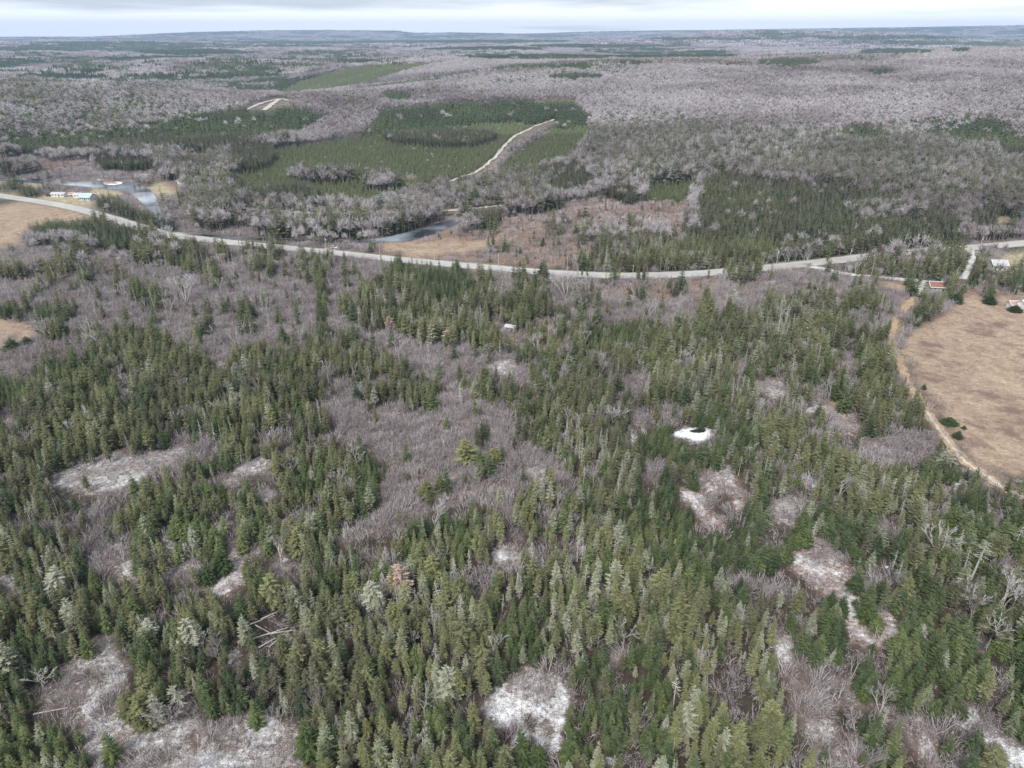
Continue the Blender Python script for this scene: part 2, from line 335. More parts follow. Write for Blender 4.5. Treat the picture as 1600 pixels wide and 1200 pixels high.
        (762, 785), (740, 805), (705, 790), (684, 800), (640, 802), (600, 832), (562, 848), (535, 856), (518, 834), (572, 812), (592, 775), (604, 742), (582, 702), (556, 684), (528, 684)]),
 ell(830, 735, 36, 12, 'W'), ell(755, 672, 9, 17, 'S'), ell(732, 708, 17, 22, 'M'), ell(770, 718, 12, 12, 'O'), ell(668, 770, 13, 17, 'O'), ell(638, 745, 14, 12, 'O'), ell(600, 735, 12, 14, 'O'),
 ell(690, 735, 10, 12, 'S'), ell(700, 760, 8, 10, 'O'), ell(808, 732, 16, 14, 'O'), ell(735, 795, 22, 12, 'O'), ell(575, 640, 12, 10, 'O'), ell(835, 750, 10, 10, 'O'),
 ell(790, 800, 10, 18, 'B'), ell(792, 865, 30, 20, 'W'), ell(812, 840, 12, 10, 'B'),
 ell(985, 687, 11, 4, 'V'), ell(1020, 735, 20, 20, 'B'), ell(1042, 722, 13, 9, 'R'), ell(1000, 655, 18, 9, 'B'),
 ('V', [(1052, 672), (1065, 664), (1085, 664), (1100, 672), (1112, 680), (1104, 688), (1085, 686), (1060, 684)]),
 ('R', [(1092, 742), (1130, 738), (1165, 762), (1164, 790), (1150, 802), (1142, 790), (1140, 770), (1128, 765), (1112, 775), (1095, 763)]),
 ('R', [(1056, 765), (1080, 765), (1098, 780), (1096, 795), (1120, 808), (1137, 812), (1130, 824), (1100, 818), (1084, 800), (1060, 788)]),
 ell(1135, 742, 16, 10, 'W'), ell(1228, 795, 22, 22, 'W'), ell(1190, 716, 10, 8, 'C'), strip([(1226, 731), (1246, 739), (1266, 751), (1286, 767), (1308, 786)], 3.5, 'V', 3),
 ('W', [(1198, 592), (1228, 598), (1225, 622), (1283, 627), (1300, 635), (1342, 652), (1336, 675), (1314, 677), (1308, 652), (1283, 648), (1250, 634), (1205, 618)]), ell(1302, 632, 15, 7, 'G'), ell(1330, 665, 10, 14, 'R'),
 ('B', [(1350, 682), (1400, 678), (1462, 680), (1460, 700), (1430, 716), (1380, 722), (1352, 706)]), ell(1375, 690, 24, 6, 'W'),
 ell(1545, 795, 9, 9, 'C'), ell(1560, 818, 14, 8, 'W'), ell(1495, 760, 24, 8, 'W'), ell(1555, 755, 18, 7, 'W'),
 ('W', [(265, 832), (280, 830), (278, 856), (256, 858)]), ell(266, 846, 11, 11, 'C'), ell(342, 828, 9, 8, 'C'), ell(190, 895, 20, 12, 'W'), ell(165, 880, 30, 20, 'B'), ell(205, 890, 16, 22, 'W'), ell(290, 890, 34, 18, 'W'), ell(300, 905, 20, 14, 'B'),
 ('R', [(350, 852), (384, 850), (402, 862), (390, 884), (388, 908), (350, 926), (322, 932), (334, 892), (346, 880)]), ell(400, 862, 20, 9, 'W'),
 ell(438, 862, 14, 12, 'B'), ell(440, 890, 16, 14, 'W'), ell(8, 905, 20, 20, 'W'), ell(20, 935, 14, 12, 'M'),
 ('W', [(140, 1010), (165, 990), (182, 1010), (202, 1040), (190, 1083), (207, 1122), (233, 1143), (273, 1118), (327, 1128), (400, 1112), (462, 1130), (478, 1215), (478, 1500), (140, 1500), (136, 1140), (112, 1112), (50, 1120), (100, 1045)]),
 ell(90, 1090, 40, 22, 'B'), ell(140, 1060, 20, 16, 'M'), ell(170, 1100, 15, 18, 'M'), ell(295, 1110, 30, 14, 'B'), ell(120, 1130, 24, 16, 'M'),
 ell(320, 1160, 30, 14, 'M'), ell(182, 1165, 12, 20, 'M'), ell(245, 1180, 14, 14, 'M'), ell(350, 1170, 26, 12, 'M'), ell(60, 1160, 60, 30, 'S'),
 ell(425, 970, 26, 12, 'T'), ell(405, 1000, 22, 10, 'T'), ell(360, 1030, 14, 16, 'W'), ell(370, 960, 12, 8, 'W'),
 ('C', [(776, 1072), (830, 1048), (880, 1060), (894, 1085), (886, 1132), (872, 1152), (884, 1215), (884, 1400), (800, 1400), (792, 1160), (802, 1135), (762, 1126), (746, 1110)]),
 ell(838, 1070, 40, 16, 'W'), ell(820, 1180, 18, 24, 'S'), ell(850, 1188, 22, 14, 'S'), ell(857, 1075, 12, 7, 'B'), ell(825, 1130, 12, 10, 'S'), ell(855, 1142, 10, 14, 'M'),
 ell(955, 1190, 22, 13, 'C'), ell(965, 1030, 20, 7, 'B'),
 ('R', [(1243, 863), (1287, 845), (1312, 860), (1325, 890), (1353, 914), (1350, 938), (1368, 948), (1392, 965), (1402, 987), (1375, 1020), (1343, 1003), (1320, 975), (1293, 962), (1300, 935), (1267, 912), (1238, 899)]),
 ell(1295, 868, 26, 14, 'W'), ell(1335, 925, 20, 10, 'W'), ell(1362, 965, 20, 10, 'W'), ell(1305, 945, 10, 16, 'S'), ell(1360, 945, 12, 16, 'S'), ell(1335, 900, 10, 14, 'S'), ell(1308, 960, 9, 12, 'S'), ell(1368, 975, 16, 14, 'S'),
 ('B', [(1195, 975), (1228, 985), (1252, 1023), (1287, 1040), (1335, 1067), (1348, 1092), (1390, 1112), (1433, 1115), (1465, 1128), (1492, 1150), (1520, 1180), (1540, 1260), (1480, 1260), (1440, 1190), (1420, 1160),
        (1392, 1130), (1350, 1128), (1310, 1110), (1290, 1130), (1310, 1150), (1362, 1172), (1356, 1260), (1290, 1260), (1262, 1150), (1236, 1090), (1212, 1030)]),
 ell(1290, 1140, 24, 24, 'W'), ell(1440, 1130, 30, 14, 'W'), ell(1450, 1165, 20, 20, 'R'), ell(1225, 1020, 16, 24, 'W'), ell(1340, 1100, 20, 10, 'W'), ell(1330, 1165, 30, 12, 'W'),
 ell(1270, 1050, 14, 16, 'M'), ell(1315, 1080, 10, 14, 'S'), ell(1285, 1100, 14, 14, 'M'), ell(1348, 1130, 50, 16, 'S'), ell(1310, 1155, 12, 16, 'M'),
 ('C', [(1478, 1090), (1500, 1092), (1540, 1118), (1572, 1148), (1610, 1165), (1700, 1220), (1700, 1300), (1560, 1300), (1540, 1180), (1520, 1155), (1490, 1138), (1468, 1112)]),
 ell(1478, 1110, 10, 12, 'S'), ell(1505, 1105, 8, 10, 'S'), ell(1530, 1130, 8, 9, 'M'), ell(1490, 1160, 28, 20, 'S'), ell(1550, 1180, 18, 22, 'S'), ell(1520, 1140, 8, 12, 'S'),
 ell(1523, 1008, 12, 8, 'C'), ell(1518, 870, 10, 6, 'B'), ell(1465, 850, 12, 12, 'M'),
]
# the ribbon features again, so that no tree covers them except where the photograph has one
COVER += [strip(HWY, 3.5, 'N', 5.0), strip(SIDE, 3.2, 'N'), strip(DRIVE, 4.5, 'N'), strip(YARD, 4.5, 'N'), strip(TRACK[:5], 6, 'G'), strip(TRACK[4:9], 3, 'G'), strip(TRACK[8:], 5, 'G'),
          strip([(a, b + 2) for a, b in TRAIL], 4.2, 'N'), strip([(a, b + 3) for a, b in RAIL[:4]], 4.0, 'N'), strip([(a, b + 3) for a, b in RAIL[4:]], 4.5, 'N'), strip([(a, b + 1.5) for a, b in GRAVEL_A], 3.0, 'N'), strip([(a, b + 1.5) for a, b in GRAVEL_B], 3.0, 'N'),
          ell(618, 402, 9, 8, 'O'), ell(640, 409, 5, 4, 'O'), ell(670, 412, 10, 4, 'O'), ell(710, 415, 8, 5, 'O'), ell(768, 419, 5, 5, 'O'), ell(910, 424, 17, 15, 'M'), ell(875, 424, 6, 5, 'M'),
          ell(998, 424, 6, 22, 'O'), ell(1105, 420, 16, 14, 'O'), ell(1140, 424, 12, 9, 'L'), ell(1170, 420, 18, 14, 'L'), ell(1482, 392, 28, 10, 'O'), ell(225, 356, 22, 7, 'M'), ell(262, 366, 8, 5, 'M'),
          ell(160, 335, 20, 6, 'M'), ell(240, 362, 14, 5, 'O'), ell(350, 379, 9, 5, 'O'), ell(390, 384, 12, 7, 'S'), ell(430, 388, 12, 8, 'O'), ell(470, 392, 8, 8, 'O'), ell(515, 397, 8, 7, 'O'), ell(1385, 398, 40, 5, 'M')]
# where the wood is mostly dark young spruce / mostly lichened grey tops (soft)
SZ = [(960, 1120, 120, 110), (1090, 830, 130, 90), (1160, 900, 90, 70), (1400, 1040, 160, 120), (1330, 880, 90, 70), (1530, 850, 80, 90), (60, 1060, 110, 70), (60, 1180, 130, 50), (300, 850, 110, 40),
      (390, 860, 60, 60), (250, 1030, 40, 70), (900, 760, 40, 30), (600, 760, 40, 50), (470, 780, 70, 30), (1040, 700, 90, 40), (1130, 690, 60, 50), (700, 850, 60, 40), (560, 900, 90, 40), (1560, 1060, 60, 50),
      (820, 1000, 50, 60), (60, 590, 60, 20), (20, 620, 40, 40), (330, 750, 60, 40), (1480, 750, 120, 30), (170, 930, 40, 60), (1240, 840, 80, 50), (690, 1150, 60, 40), (380, 1110, 60, 30), (1560, 1180, 60, 40), (150, 820, 60, 30)]
LZ = [(930, 740, 90, 70), (880, 930, 90, 120), (1130, 1020, 80, 90), (1390, 800, 110, 80), (1150, 730, 60, 50), (1400, 930, 90, 50), (1190, 640, 80, 50), (1210, 500, 60, 50), (460, 1000, 100, 80), (620, 960, 80, 60),
      (830, 960, 60, 60), (320, 950, 70, 60), (1500, 900, 80, 60), (1090, 600, 60, 50), (100, 900, 60, 60), (700, 1000, 60, 60), (560, 1010, 60, 60), (1000, 940, 60, 60), (1070, 1130, 60, 60), (690, 520, 80, 30)]

def pip(px, py, poly):
    P = np.array(poly)
    inside = np.zeros(px.shape, bool)
    m = (px >= P[:, 0].min()) & (px <= P[:, 0].max()) & (py >= P[:, 1].min()) & (py <= P[:, 1].max())
    idx = np.nonzero(m)[0]
    if len(idx) == 0:
        return idx
    x = px[idx]; y = py[idx]
    ins = np.zeros(len(idx), bool)
    n = len(P)
    for i in range(n):
        x0, y0 = P[i]; x1, y1 = P[(i + 1) % n]
        if y0 == y1: continue
        c = ((y0 > y) != (y1 > y)) & (x < (x1 - x0) * (y - y0) / (y1 - y0) + x0)
        ins ^= c
    return idx[ins]

def cover(px, py, warp=1.0):
    px = np.asarray(px, float).ravel(); py = np.asarray(py, float).ravel()
    k = np.clip((py - 40) / 500, 0.06, 1.0) * warp
    wx = px + k * (30 * (fbm(px / 26, py / 20, 31, 3) - 0.5) + 10 * (vnoise(px / 6, py / 5, 37) - 0.5))
    wy = py + k * (22 * (fbm(px / 26, py / 20, 41, 3) - 0.5) + 8 * (vnoise(px / 6, py / 5, 47) - 0.5))
    out = np.full(px.shape, IX['H'])
    out[py > 440] = IX['O']
    for c, poly in COVER:
        sharp = c in 'N'
        out[pip(px if sharp else wx, py if sharp else wy, poly)] = IX[c]
    return out

def soft(px, py, zones):
    v = np.zeros(px.shape)
    for cx, cy, rx, ry in zones:
        v = np.maximum(v, np.exp(-(((px - cx) / rx) ** 2 + ((py - cy) / ry) ** 2) * 1.1))
    return v

# ------------------------------------------------------------------ materials
def mat(name, rough=0.9):
    m = bpy.data.materials.new(name); m.use_nodes = True
    b = m.node_tree.nodes['Principled BSDF']
    b.inputs['Roughness'].default_value = rough
    b.inputs['Specular IOR Level'].default_value = 0.15
    return m, m.node_tree, b

def ramp(nt, stops):
    r = nt.nodes.new('ShaderNodeValToRGB')
    el = r.color_ramp.elements
    while len(el) < len(stops): el.new(0.5)
    for e, (p, c) in zip(el, stops):
        e.position = p; e.color = (c[0], c[1], c[2], 1)
    return r

def attr(nt, name, typ='GEOMETRY'):
    a = nt.nodes.new('ShaderNodeAttribute'); a.attribute_name = name; a.attribute_type = typ
    return a

def noise(nt, scale, detail=4, rough=0.55, src=None):
    n = nt.nodes.new('ShaderNodeTexNoise')
    n.inputs['Scale'].default_value = scale; n.inputs['Detail'].default_value = detail; n.inputs['Roughness'].default_value = rough
    if src is None:
        g = nt.nodes.new('ShaderNodeNewGeometry'); src = g.outputs['Position']
    nt.links.new(src, n.inputs['Vector'])
    return n

def mixc(nt, fac, a, b, typ='MIX'):
    m = nt.nodes.new('ShaderNodeMix'); m.data_type = 'RGBA'; m.blend_type = typ
    for s, v in ((0, fac), (6, a), (7, b)):
        if isinstance(v, (int, float)): m.inputs[s].default_value = v
        elif isinstance(v, tuple): m.inputs[s].default_value = (v[0], v[1], v[2], 1)
        else: nt.links.new(v, m.inputs[s])
    return m.outputs[2]

def mth(nt, op, a, b=None, clamp=False):
    m = nt.nodes.new('ShaderNodeMath'); m.operation = op; m.use_clamp = clamp
    for s, v in ((0, a), (1, b)):
        if v is None: continue
        if isinstance(v, (int, float)): m.inputs[s].default_value = v
        else: nt.links.new(v, m.inputs[s])
    return m.outputs[0]

def leafy(name, stops, lichen=(0.36, 0.37, 0.28), var=0.5):
    """needles or twigs: 'tint' of the tree picks along the ramp, 'v' of the sprig varies it, 'pale' turns it to lichen"""
    m, nt, b = mat(name)
    t = attr(nt, 'tint', 'INSTANCER').outputs['Fac']
    v = attr(nt, 'v').outputs['Fac']
    vv = mth(nt, 'MULTIPLY', mth(nt, 'SUBTRACT', v, 0.5), var)
    r = ramp(nt, stops)
    nt.links.new(mth(nt, 'ADD', t, vv, True), r.inputs[0])
    pale = attr(nt, 'pale', 'INSTANCER').outputs['Fac']
    pf = mth(nt, 'MULTIPLY', pale, mth(nt, 'ADD', mth(nt, 'MULTIPLY', v, 0.7), 0.45), True)
    c = mixc(nt, pf, r.outputs[0], lichen)
    nt.links.new(c, b.inputs['Base Color'])
    return m

M_NEEDLE = leafy('spruce_needles', [(0.0, (0.028, 0.044, 0.022)), (0.45, (0.060, 0.088, 0.034)), (0.8, (0.112, 0.140, 0.048)), (1.0, (0.165, 0.195, 0.082))])
M_OLIVE = leafy('olive_needles', [(0.0, (0.12, 0.10, 0.080)), (0.18, (0.078, 0.082, 0.044)), (0.5, (0.134, 0.139, 0.064)), (0.8, (0.182, 0.184, 0.080)), (1.0, (0.23, 0.235, 0.11))])
M_TWIG = leafy('grey_twigs', [(0.0, (0.20, 0.165, 0.163)), (0.5, (0.36, 0.318, 0.326)), (1.0, (0.56, 0.52, 0.535))], (0.50, 0.49, 0.45), 0.6)
M_DEAD = leafy('dead_twigs', [(0.0, (0.20, 0.18, 0.16)), (0.5, (0.40, 0.39, 0.34)), (1.0, (0.60, 0.58, 0.50))], (0.62, 0.63, 0.52), 0.6)
M_TAN = leafy('tan_twigs', [(0.0, (0.22, 0.15, 0.12)), (0.5, (0.38, 0.27, 0.22)), (1.0, (0.52, 0.40, 0.33))], (0.50, 0.44, 0.36), 0.5)

def bark(name, c0, c1, sc=3.0):
    m, nt, b = mat(name)
    n = noise(nt, sc, 4)
    r = ramp(nt, [(0.3, c0), (0.7, c1)])
    nt.links.new(n.outputs['Fac'], r.inputs[0])
    nt.links.new(r.outputs[0], b.inputs['Base Color'])
    return m
M_BARK = bark('grey_bark', (0.15, 0.13, 0.11), (0.32, 0.30, 0.27))
M_PALEBARK = bark('pale_bark', (0.34, 0.32, 0.29), (0.62, 0.60, 0.56))
M_DARKBARK = bark('wet_bark', (0.05, 0.042, 0.035), (0.14, 0.12, 0.10))

def simple(name, c, rough=0.7, nsc=None, amt=0.15):
    m, nt, b = mat(name, rough)
    if nsc:
        n = noise(nt, nsc, 5)
        lo = tuple(x * (1 - amt) for x in c); hi = tuple(min(1, x * (1 + amt)) for x in c)
        r = ramp(nt, [(0.3, lo), (0.7, hi)])
        nt.links.new(n.outputs['Fac'], r.inputs[0]); nt.links.new(r.outputs[0], b.inputs['Base Color'])
    else:
        b.inputs['Base Color'].default_value = (c[0], c[1], c[2], 1)
    return m

# ground: base colour comes from the land cover, snow lies in ragged patches
m_ground, nt, b = mat('ground_cover', 0.95)
base = attr(nt, 'base').outputs['Color']
snow = attr(nt, 'snow').outputs['Fac']
patch = attr(nt, 'patchy').outputs['Fac']
n1 = noise(nt, 0.9, 6, 0.65); n2 = noise(nt, 0.11, 5, 0.6); n3 = noise(nt, 3.5, 3, 0.6)
r1 = ramp(nt, [(0.28, (0.55, 0.53, 0.51)), (0.5, (1, 1, 1)), (0.72, (1.4, 1.38, 1.33))])
nt.links.new(n1.outputs['Fac'], r1.inputs[0])
r2 = ramp(nt, [(0.3, (0.74, 0.70, 0.70)), (0.5, (1, 1, 1)), (0.7, (1.15, 1.16, 1.12))])
nt.links.new(n2.outputs['Fac'], r2.inputs[0])
c = mixc(nt, 0.75, base, r1.outputs[0], 'MULTIPLY')
c = mixc(nt, 0.8, c, r2.outputs[0], 'MULTIPLY')
n4 = noise(nt, 0.28, 6, 0.7); r4 = ramp(nt, [(0.36, (0.66, 0.60, 0.57)), (0.52, (1, 1, 1)), (0.66, (1.22, 1.22, 1.2))]); nt.links.new(n4.outputs['Fac'], r4.inputs[0])
c = mixc(nt, 0.7, c, r4.outputs[0], 'MULTIPLY')
# purple-brown heath patches on the straw fields
np_ = noise(nt, 0.055, 6, 0.7)
hp = mth(nt, 'MULTIPLY', mth(nt, 'MULTIPLY', mth(nt, 'SUBTRACT', np_.outputs['Fac'], 0.512), 9, True), patch)
c = mixc(nt, hp, c, (0.19, 0.125, 0.105))
sn = mth(nt, 'ADD', mth(nt, 'MULTIPLY', n1.outputs['Fac'], 0.55), mth(nt, 'MULTIPLY', n3.outputs['Fac'], 0.45))
sn = mth(nt, 'ADD', sn, mth(nt, 'MULTIPLY', mth(nt, 'SUBTRACT', n2.outputs['Fac'], 0.5), 0.5))
sf = mth(nt, 'MULTIPLY', mth(nt, 'SUBTRACT', mth(nt, 'ADD', sn, mth(nt, 'MULTIPLY', snow, 0.62)), 0.755), 5, True)
c = mixc(nt, sf, c, (0.74, 0.76, 0.79))
nt.links.new(c, b.inputs['Base Color'])
bp = nt.nodes.new('ShaderNodeBump'); bp.inputs['Strength'].default_value = 0.6; bp.inputs['Distance'].default_value = 0.4
nt.links.new(n1.outputs['Fac'], bp.inputs['Height']); nt.links.new(bp.outputs[0], b.inputs['Normal'])

def roadmat(name, c, crack, sc):
    m, nt, b = mat(name, 0.85)
    n = noise(nt, sc, 6, 0.6); n2 = noise(nt, sc * 0.08, 3)
    r = ramp(nt, [(0.3, crack), (0.6, c)])
    nt.links.new(n.outputs['Fac'], r.inputs[0])
    r2 = ramp(nt, [(0.3, (0.85, 0.84, 0.82)), (0.7, (1.1, 1.1, 1.1))]); nt.links.new(n2.outputs['Fac'], r2.inputs[0])
    nt.links.new(mixc(nt, 1.0, r.outputs[0], r2.outputs[0], 'MULTIPLY'), b.inputs['Base Color'])
    return m
M_ASPHALT = roadmat('worn_grey_asphalt', (0.44, 0.435, 0.43), (0.36, 0.355, 0.35), 0.6)
M_SHOULDER = roadmat('gravel_shoulder', (0.40, 0.37, 0.33), (0.28, 0.25, 0.22), 1.2)
M_GRAVEL = roadmat('pale_gravel', (0.55, 0.51, 0.47), (0.38, 0.34, 0.31), 0.8)
M_FROST = roadmat('frosted_gravel', (0.64, 0.64, 0.65), (0.44, 0.42, 0.41), 0.5)
M_GRASSTRACK = roadmat('dead_grass_track', (0.42, 0.31, 0.20), (0.30, 0.21, 0.14), 0.5)
M_YELLOW = simple('yellow_line_paint', (0.62, 0.42, 0.06), 0.7)
M_WHITE = simple('white_line_paint', (0.75, 0.75, 0.73), 0.7)

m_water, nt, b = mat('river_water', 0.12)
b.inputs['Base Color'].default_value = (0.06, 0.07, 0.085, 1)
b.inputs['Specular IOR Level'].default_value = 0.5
ni = noise(nt, 0.018, 3); ri = ramp(nt, [(0.50, (0.03, 0.035, 0.045)), (0.66, (0.32, 0.36, 0.41))]); nt.links.new(ni.outputs['Fac'], ri.inputs[0]); nt.links.new(ri.outputs[0], b.inputs['Base Color'])  # pale stretches: sky glare on the water put into its base colour
n = noise(nt, 0.8, 4); bp = nt.nodes.new('ShaderNodeBump'); bp.inputs['Strength'].default_value = 0.08; bp.inputs['Distance'].default_value = 0.15
nt.links.new(n.outputs['Fac'], bp.inputs['Height']); nt.links.new(bp.outputs[0], b.inputs['Normal'])
n = noise(nt, 0.05, 4); r = ramp(nt, [(0.35, (0.06, 0.06, 0.06)), (0.65, (0.3, 0.3, 0.3))])
nt.links.new(n.outputs['Fac'], r.inputs[0]); nt.links.new(r.outputs[0], b.inputs['Roughness'])

# ------------------------------------------------------------------ mesh helpers
def mesh_np(name, V, Fc, mats, mi=None, v=None):
    me = bpy.data.meshes.new(name)
    V = np.asarray(V, np.float32); Fc = np.asarray(Fc, np.int32)
    me.vertices.add(len(V)); me.vertices.foreach_set('co', V.ravel())
    k = Fc.shape[1]
    me.loops.add(len(Fc) * k); me.loops.foreach_set('vertex_index', Fc.ravel())
    me.polygons.add(len(Fc))
    me.polygons.foreach_set('loop_start', np.arange(len(Fc), dtype=np.int32) * k)
    me.polygons.foreach_set('loop_total', np.full(len(Fc), k, np.int32))
    for m in mats: me.materials.append(m)
    if mi is not None: me.polygons.foreach_set('material_index', np.asarray(mi, np.int32))
    if v is not None:
        a = me.attributes.new('v', 'FLOAT', 'POINT'); a.data.foreach_set('value', np.asarray(v, np.float32))
    me.update(); me.validate()
    return me

def link(name, data, parent=None, **props):
    o = bpy.data.objects.new(name, data); COL.objects.link(o)
    if parent: o.parent = parent
    for k, x in props.items(): o[k] = x
    return o

class TB:
    """triangle builder with a material slot and a random value per sprig"""
    def __init__(s): s.V = []; s.F = []; s.m = []; s.v = []
    def tri(s, a, b, c, m, v):
        n = len(s.V); s.V += [a, b, c]; s.v += [v, v, v]; s.F.append((n, n + 1, n + 2)); s.m.append(m)
    def quad(s, a, b, c, d, m, v):
        s.tri(a, b, c, m, v); s.tri(a, c, d, m, v)
    def prism(s, p, q, r0, r1, m, v, n=3):
        p = Vector(p); q = Vector(q); d = (q - p).normalized()
        a = d.orthogonal().normalized(); b = d.cross(a)
        A = [p + (a * math.cos(t) + b * math.sin(t)) * r0 for t in [2 * math.pi * i / n for i in range(n)]]
        B = [q + (a * math.cos(t) + b * math.sin(t)) * r1 for t in [2 * math.pi * i / n for i in range(n)]]
        for i in range(n):
            j = (i + 1) % n
            if r1 < 1e-5: s.tri(tuple(A[i]), tuple(A[j]), tuple(q), m, v)
            else: s.quad(tuple(A[i]), tuple(A[j]), tuple(B[j]), tuple(B[i]), m, v)
    def blade(s, p, q, w, m, v, rn):
        p = Vector(p); q = Vector(q); d = q - p
        side = d.cross(Vector((rn.uniform(-1, 1), rn.uniform(-1, 1), rn.uniform(-1, 1))))
        if side.length < 1e-6: side = d.orthogonal()
        side = side.normalized() * w
        s.tri(tuple(p - side), tuple(p + side), tuple(q), m, v)
    def mesh(s, name, mats, only=None):
        if only is None:
            return mesh_np(name, s.V, s.F, mats, s.m, s.v)
        V = []; Fc = []; v = []
        for f, m in zip(s.F, s.m):
            if m in only:
                n = len(V); V += [s.V[i] for i in f]; v += [s.v[i] for i in f]; Fc.append((n, n + 1, n + 2))
        return mesh_np(name, V, Fc, mats, None, v)

def conifer(seed, whorls, nb, r0, base, droop, rag, detail, power=0.85, deadlow=0.0, lean=0.0):
    """one metre tall; slot 0 trunk, 1 needles, 2 dead grey twigs"""
    rn = random.Random(seed); t = TB()
    lx, ly = rn.uniform(-lean, lean), rn.uniform(-lean, lean)
    ax = lambda z: Vector((lx * z * z, ly * z * z, z))
    if detail >= 1:
        t.prism(ax(0), ax(0.5), 0.013, 0.009, 0, 0.5, 5); t.prism(ax(0.5), ax(0.97), 0.009, 0.001, 0, 0.5, 4)
    else:
        t.prism(ax(0), ax(0.9), 0.016, 0.002, 0, 0.5, 3)
    for w in range(whorls):
        f = (w + rn.uniform(-0.3, 0.3)) / whorls; f = min(max(f, 0), 0.985)
        z = base + (1 - base) * f
        env = r0 * (1 - f) ** power * (0.62 + 0.38 * min(1, f * 5 + 0.25))
        k = nb if f < 0.75 else max(4, nb - 2)
        off = rn.uniform(0, 6.28)
        for j in range(k):
            if rn.random() < rag * 0.35: continue
            a = off + 2 * math.pi * j / k + rn.uniform(-0.35, 0.35)
            L = max(env * rn.uniform(1 - rag, 1 + rag * 0.35), 0.012)
            z0 = z + rn.uniform(-0.012, 0.012)
            p = ax(z0)
            d = Vector((math.cos(a), math.sin(a), 0)); side = Vector((-math.sin(a), math.cos(a), 0))
            dr = droop * (1 - f * 1.3)
            mid = p + d * L * 0.55 + Vector((0, 0, -dr * L * 0.55))
            tip = p + d * L + Vector((0, 0, -dr * L * 0.75 + 0.02 * (1 - f)))
            v = rn.random(); hw = L * rn.uniform(0.16, 0.24)
            up = Vector((0, 0, 0.10 * hw))
            if detail == 2:
                t.tri(tuple(p), tuple(mid - side * hw - up * 2), tuple(mid + up * 3), 1, v); t.tri(tuple(p), tuple(mid + up * 3), tuple(mid + side * hw - up * 2), 1, v)
                t.tri(tuple(mid - side * hw * 0.7 - up * 2), tuple(tip), tuple(mid + up * 3), 1, v); t.tri(tuple(mid + up * 3), tuple(tip), tuple(mid + side * hw * 0.7 - up * 2), 1, v)
                for s_ in (-1, 1):
                    for g in (0.3, 0.55, 0.78):
                        q0 = p.lerp(tip, g); q0.z = p.z + (mid.z - p.z) * min(1, g / 0.55) if g < 0.56 else mid.z + (tip.z - mid.z) * (g - 0.55) / 0.45
                        ln = L * 0.36 * (1.15 - g) * rn.uniform(0.8, 1.4)
                        q1 = q0 + side * s_ * ln + d * ln * 0.75 + Vector((0, 0, -0.25 * ln))
                        t.tri(tuple(q0 - d * L * 0.08), tuple(q1), tuple(q0 + d * L * 0.08), 1, min(1, v + rn.uniform(-0.2, 0.25)))
            elif detail == 1:
                t.tri(tuple(p), tuple(mid - side * hw * 1.25), tuple(tip), 1, v); t.tri(tuple(p), tuple(tip), tuple(mid + side * hw * 1.25 + Vector((0, 0, 0.1 * L))), 1, v)
            else:
                hw2 = max(L * 0.55, 0.02)
                t.tri(tuple(p + Vector((0, 0, 0.06))), tuple(p + d * L - side * hw2 - Vector((0, 0, dr * L + 0.04))), tuple(p + d * L + side * hw2 - Vector((0, 0, dr * L + 0.03))), 1, v)
    t.blade(ax(0.93), ax(1.02), 0.006, 1, 0.7, rn)
    if deadlow > 0:
        n = int(70 * deadlow) if detail == 2 else int(18 * deadlow)
        for i in range(n):
            z = rn.uniform(0.12, base + 0.30 * (1 - base)); a = rn.uniform(0, 6.28); L = r0 * rn.uniform(0.4, 0.95)
            p = ax(z)
            t.blade(p, p + Vector((math.cos(a) * L, math.sin(a) * L, rn.uniform(-0.05, 0.03))), 0.0055 if detail == 2 else 0.010, 2, rn.random(), rn)
    return t

def snag(seed, nb, r0, base, detail=2, power=0.8, broken=False):
    """dead conifer: slot 0 trunk, 2 twigs"""
    rn = random.Random(seed); t = TB()
    lx, ly = rn.uniform(-.03, .03), rn.uniform(-.03, .03); top = rn.uniform(0.6, 0.8) if broken else 0.99
    ax = lambda z: Vector((lx * z, ly * z, z))
    t.prism(ax(0), ax(0.5), 0.014, 0.009, 0, 0.6, 5); t.prism(ax(0.5), ax(top), 0.009, 0.0015, 0, 0.6, 4)
    for i in range(nb):
        f = rn.random() ** 0.85; z = base + (top - base) * f
        L = r0 * (1 - f * 0.92) ** power * rn.uniform(0.5, 1.1); a = rn.uniform(0, 6.28)
        p = ax(z); d = Vector((math.cos(a), math.sin(a), rn.uniform(-0.35, 0.15)))
        q = p + d * L; w = 0.0045 if detail == 2 else 0.008
        t.blade(p, q, w, 2, rn.random(), rn)
        for g in range(3 if detail == 2 else 1):
            s0 = p.lerp(q, rn.uniform(0.3, 0.85))
            s1 = s0 + (d + Vector((rn.uniform(-1, 1), rn.uniform(-1, 1), rn.uniform(-.6, .4)))) * L * 0.33
            t.blade(s0, s1, w * 0.95, 2, rn.random(), rn)
    return t

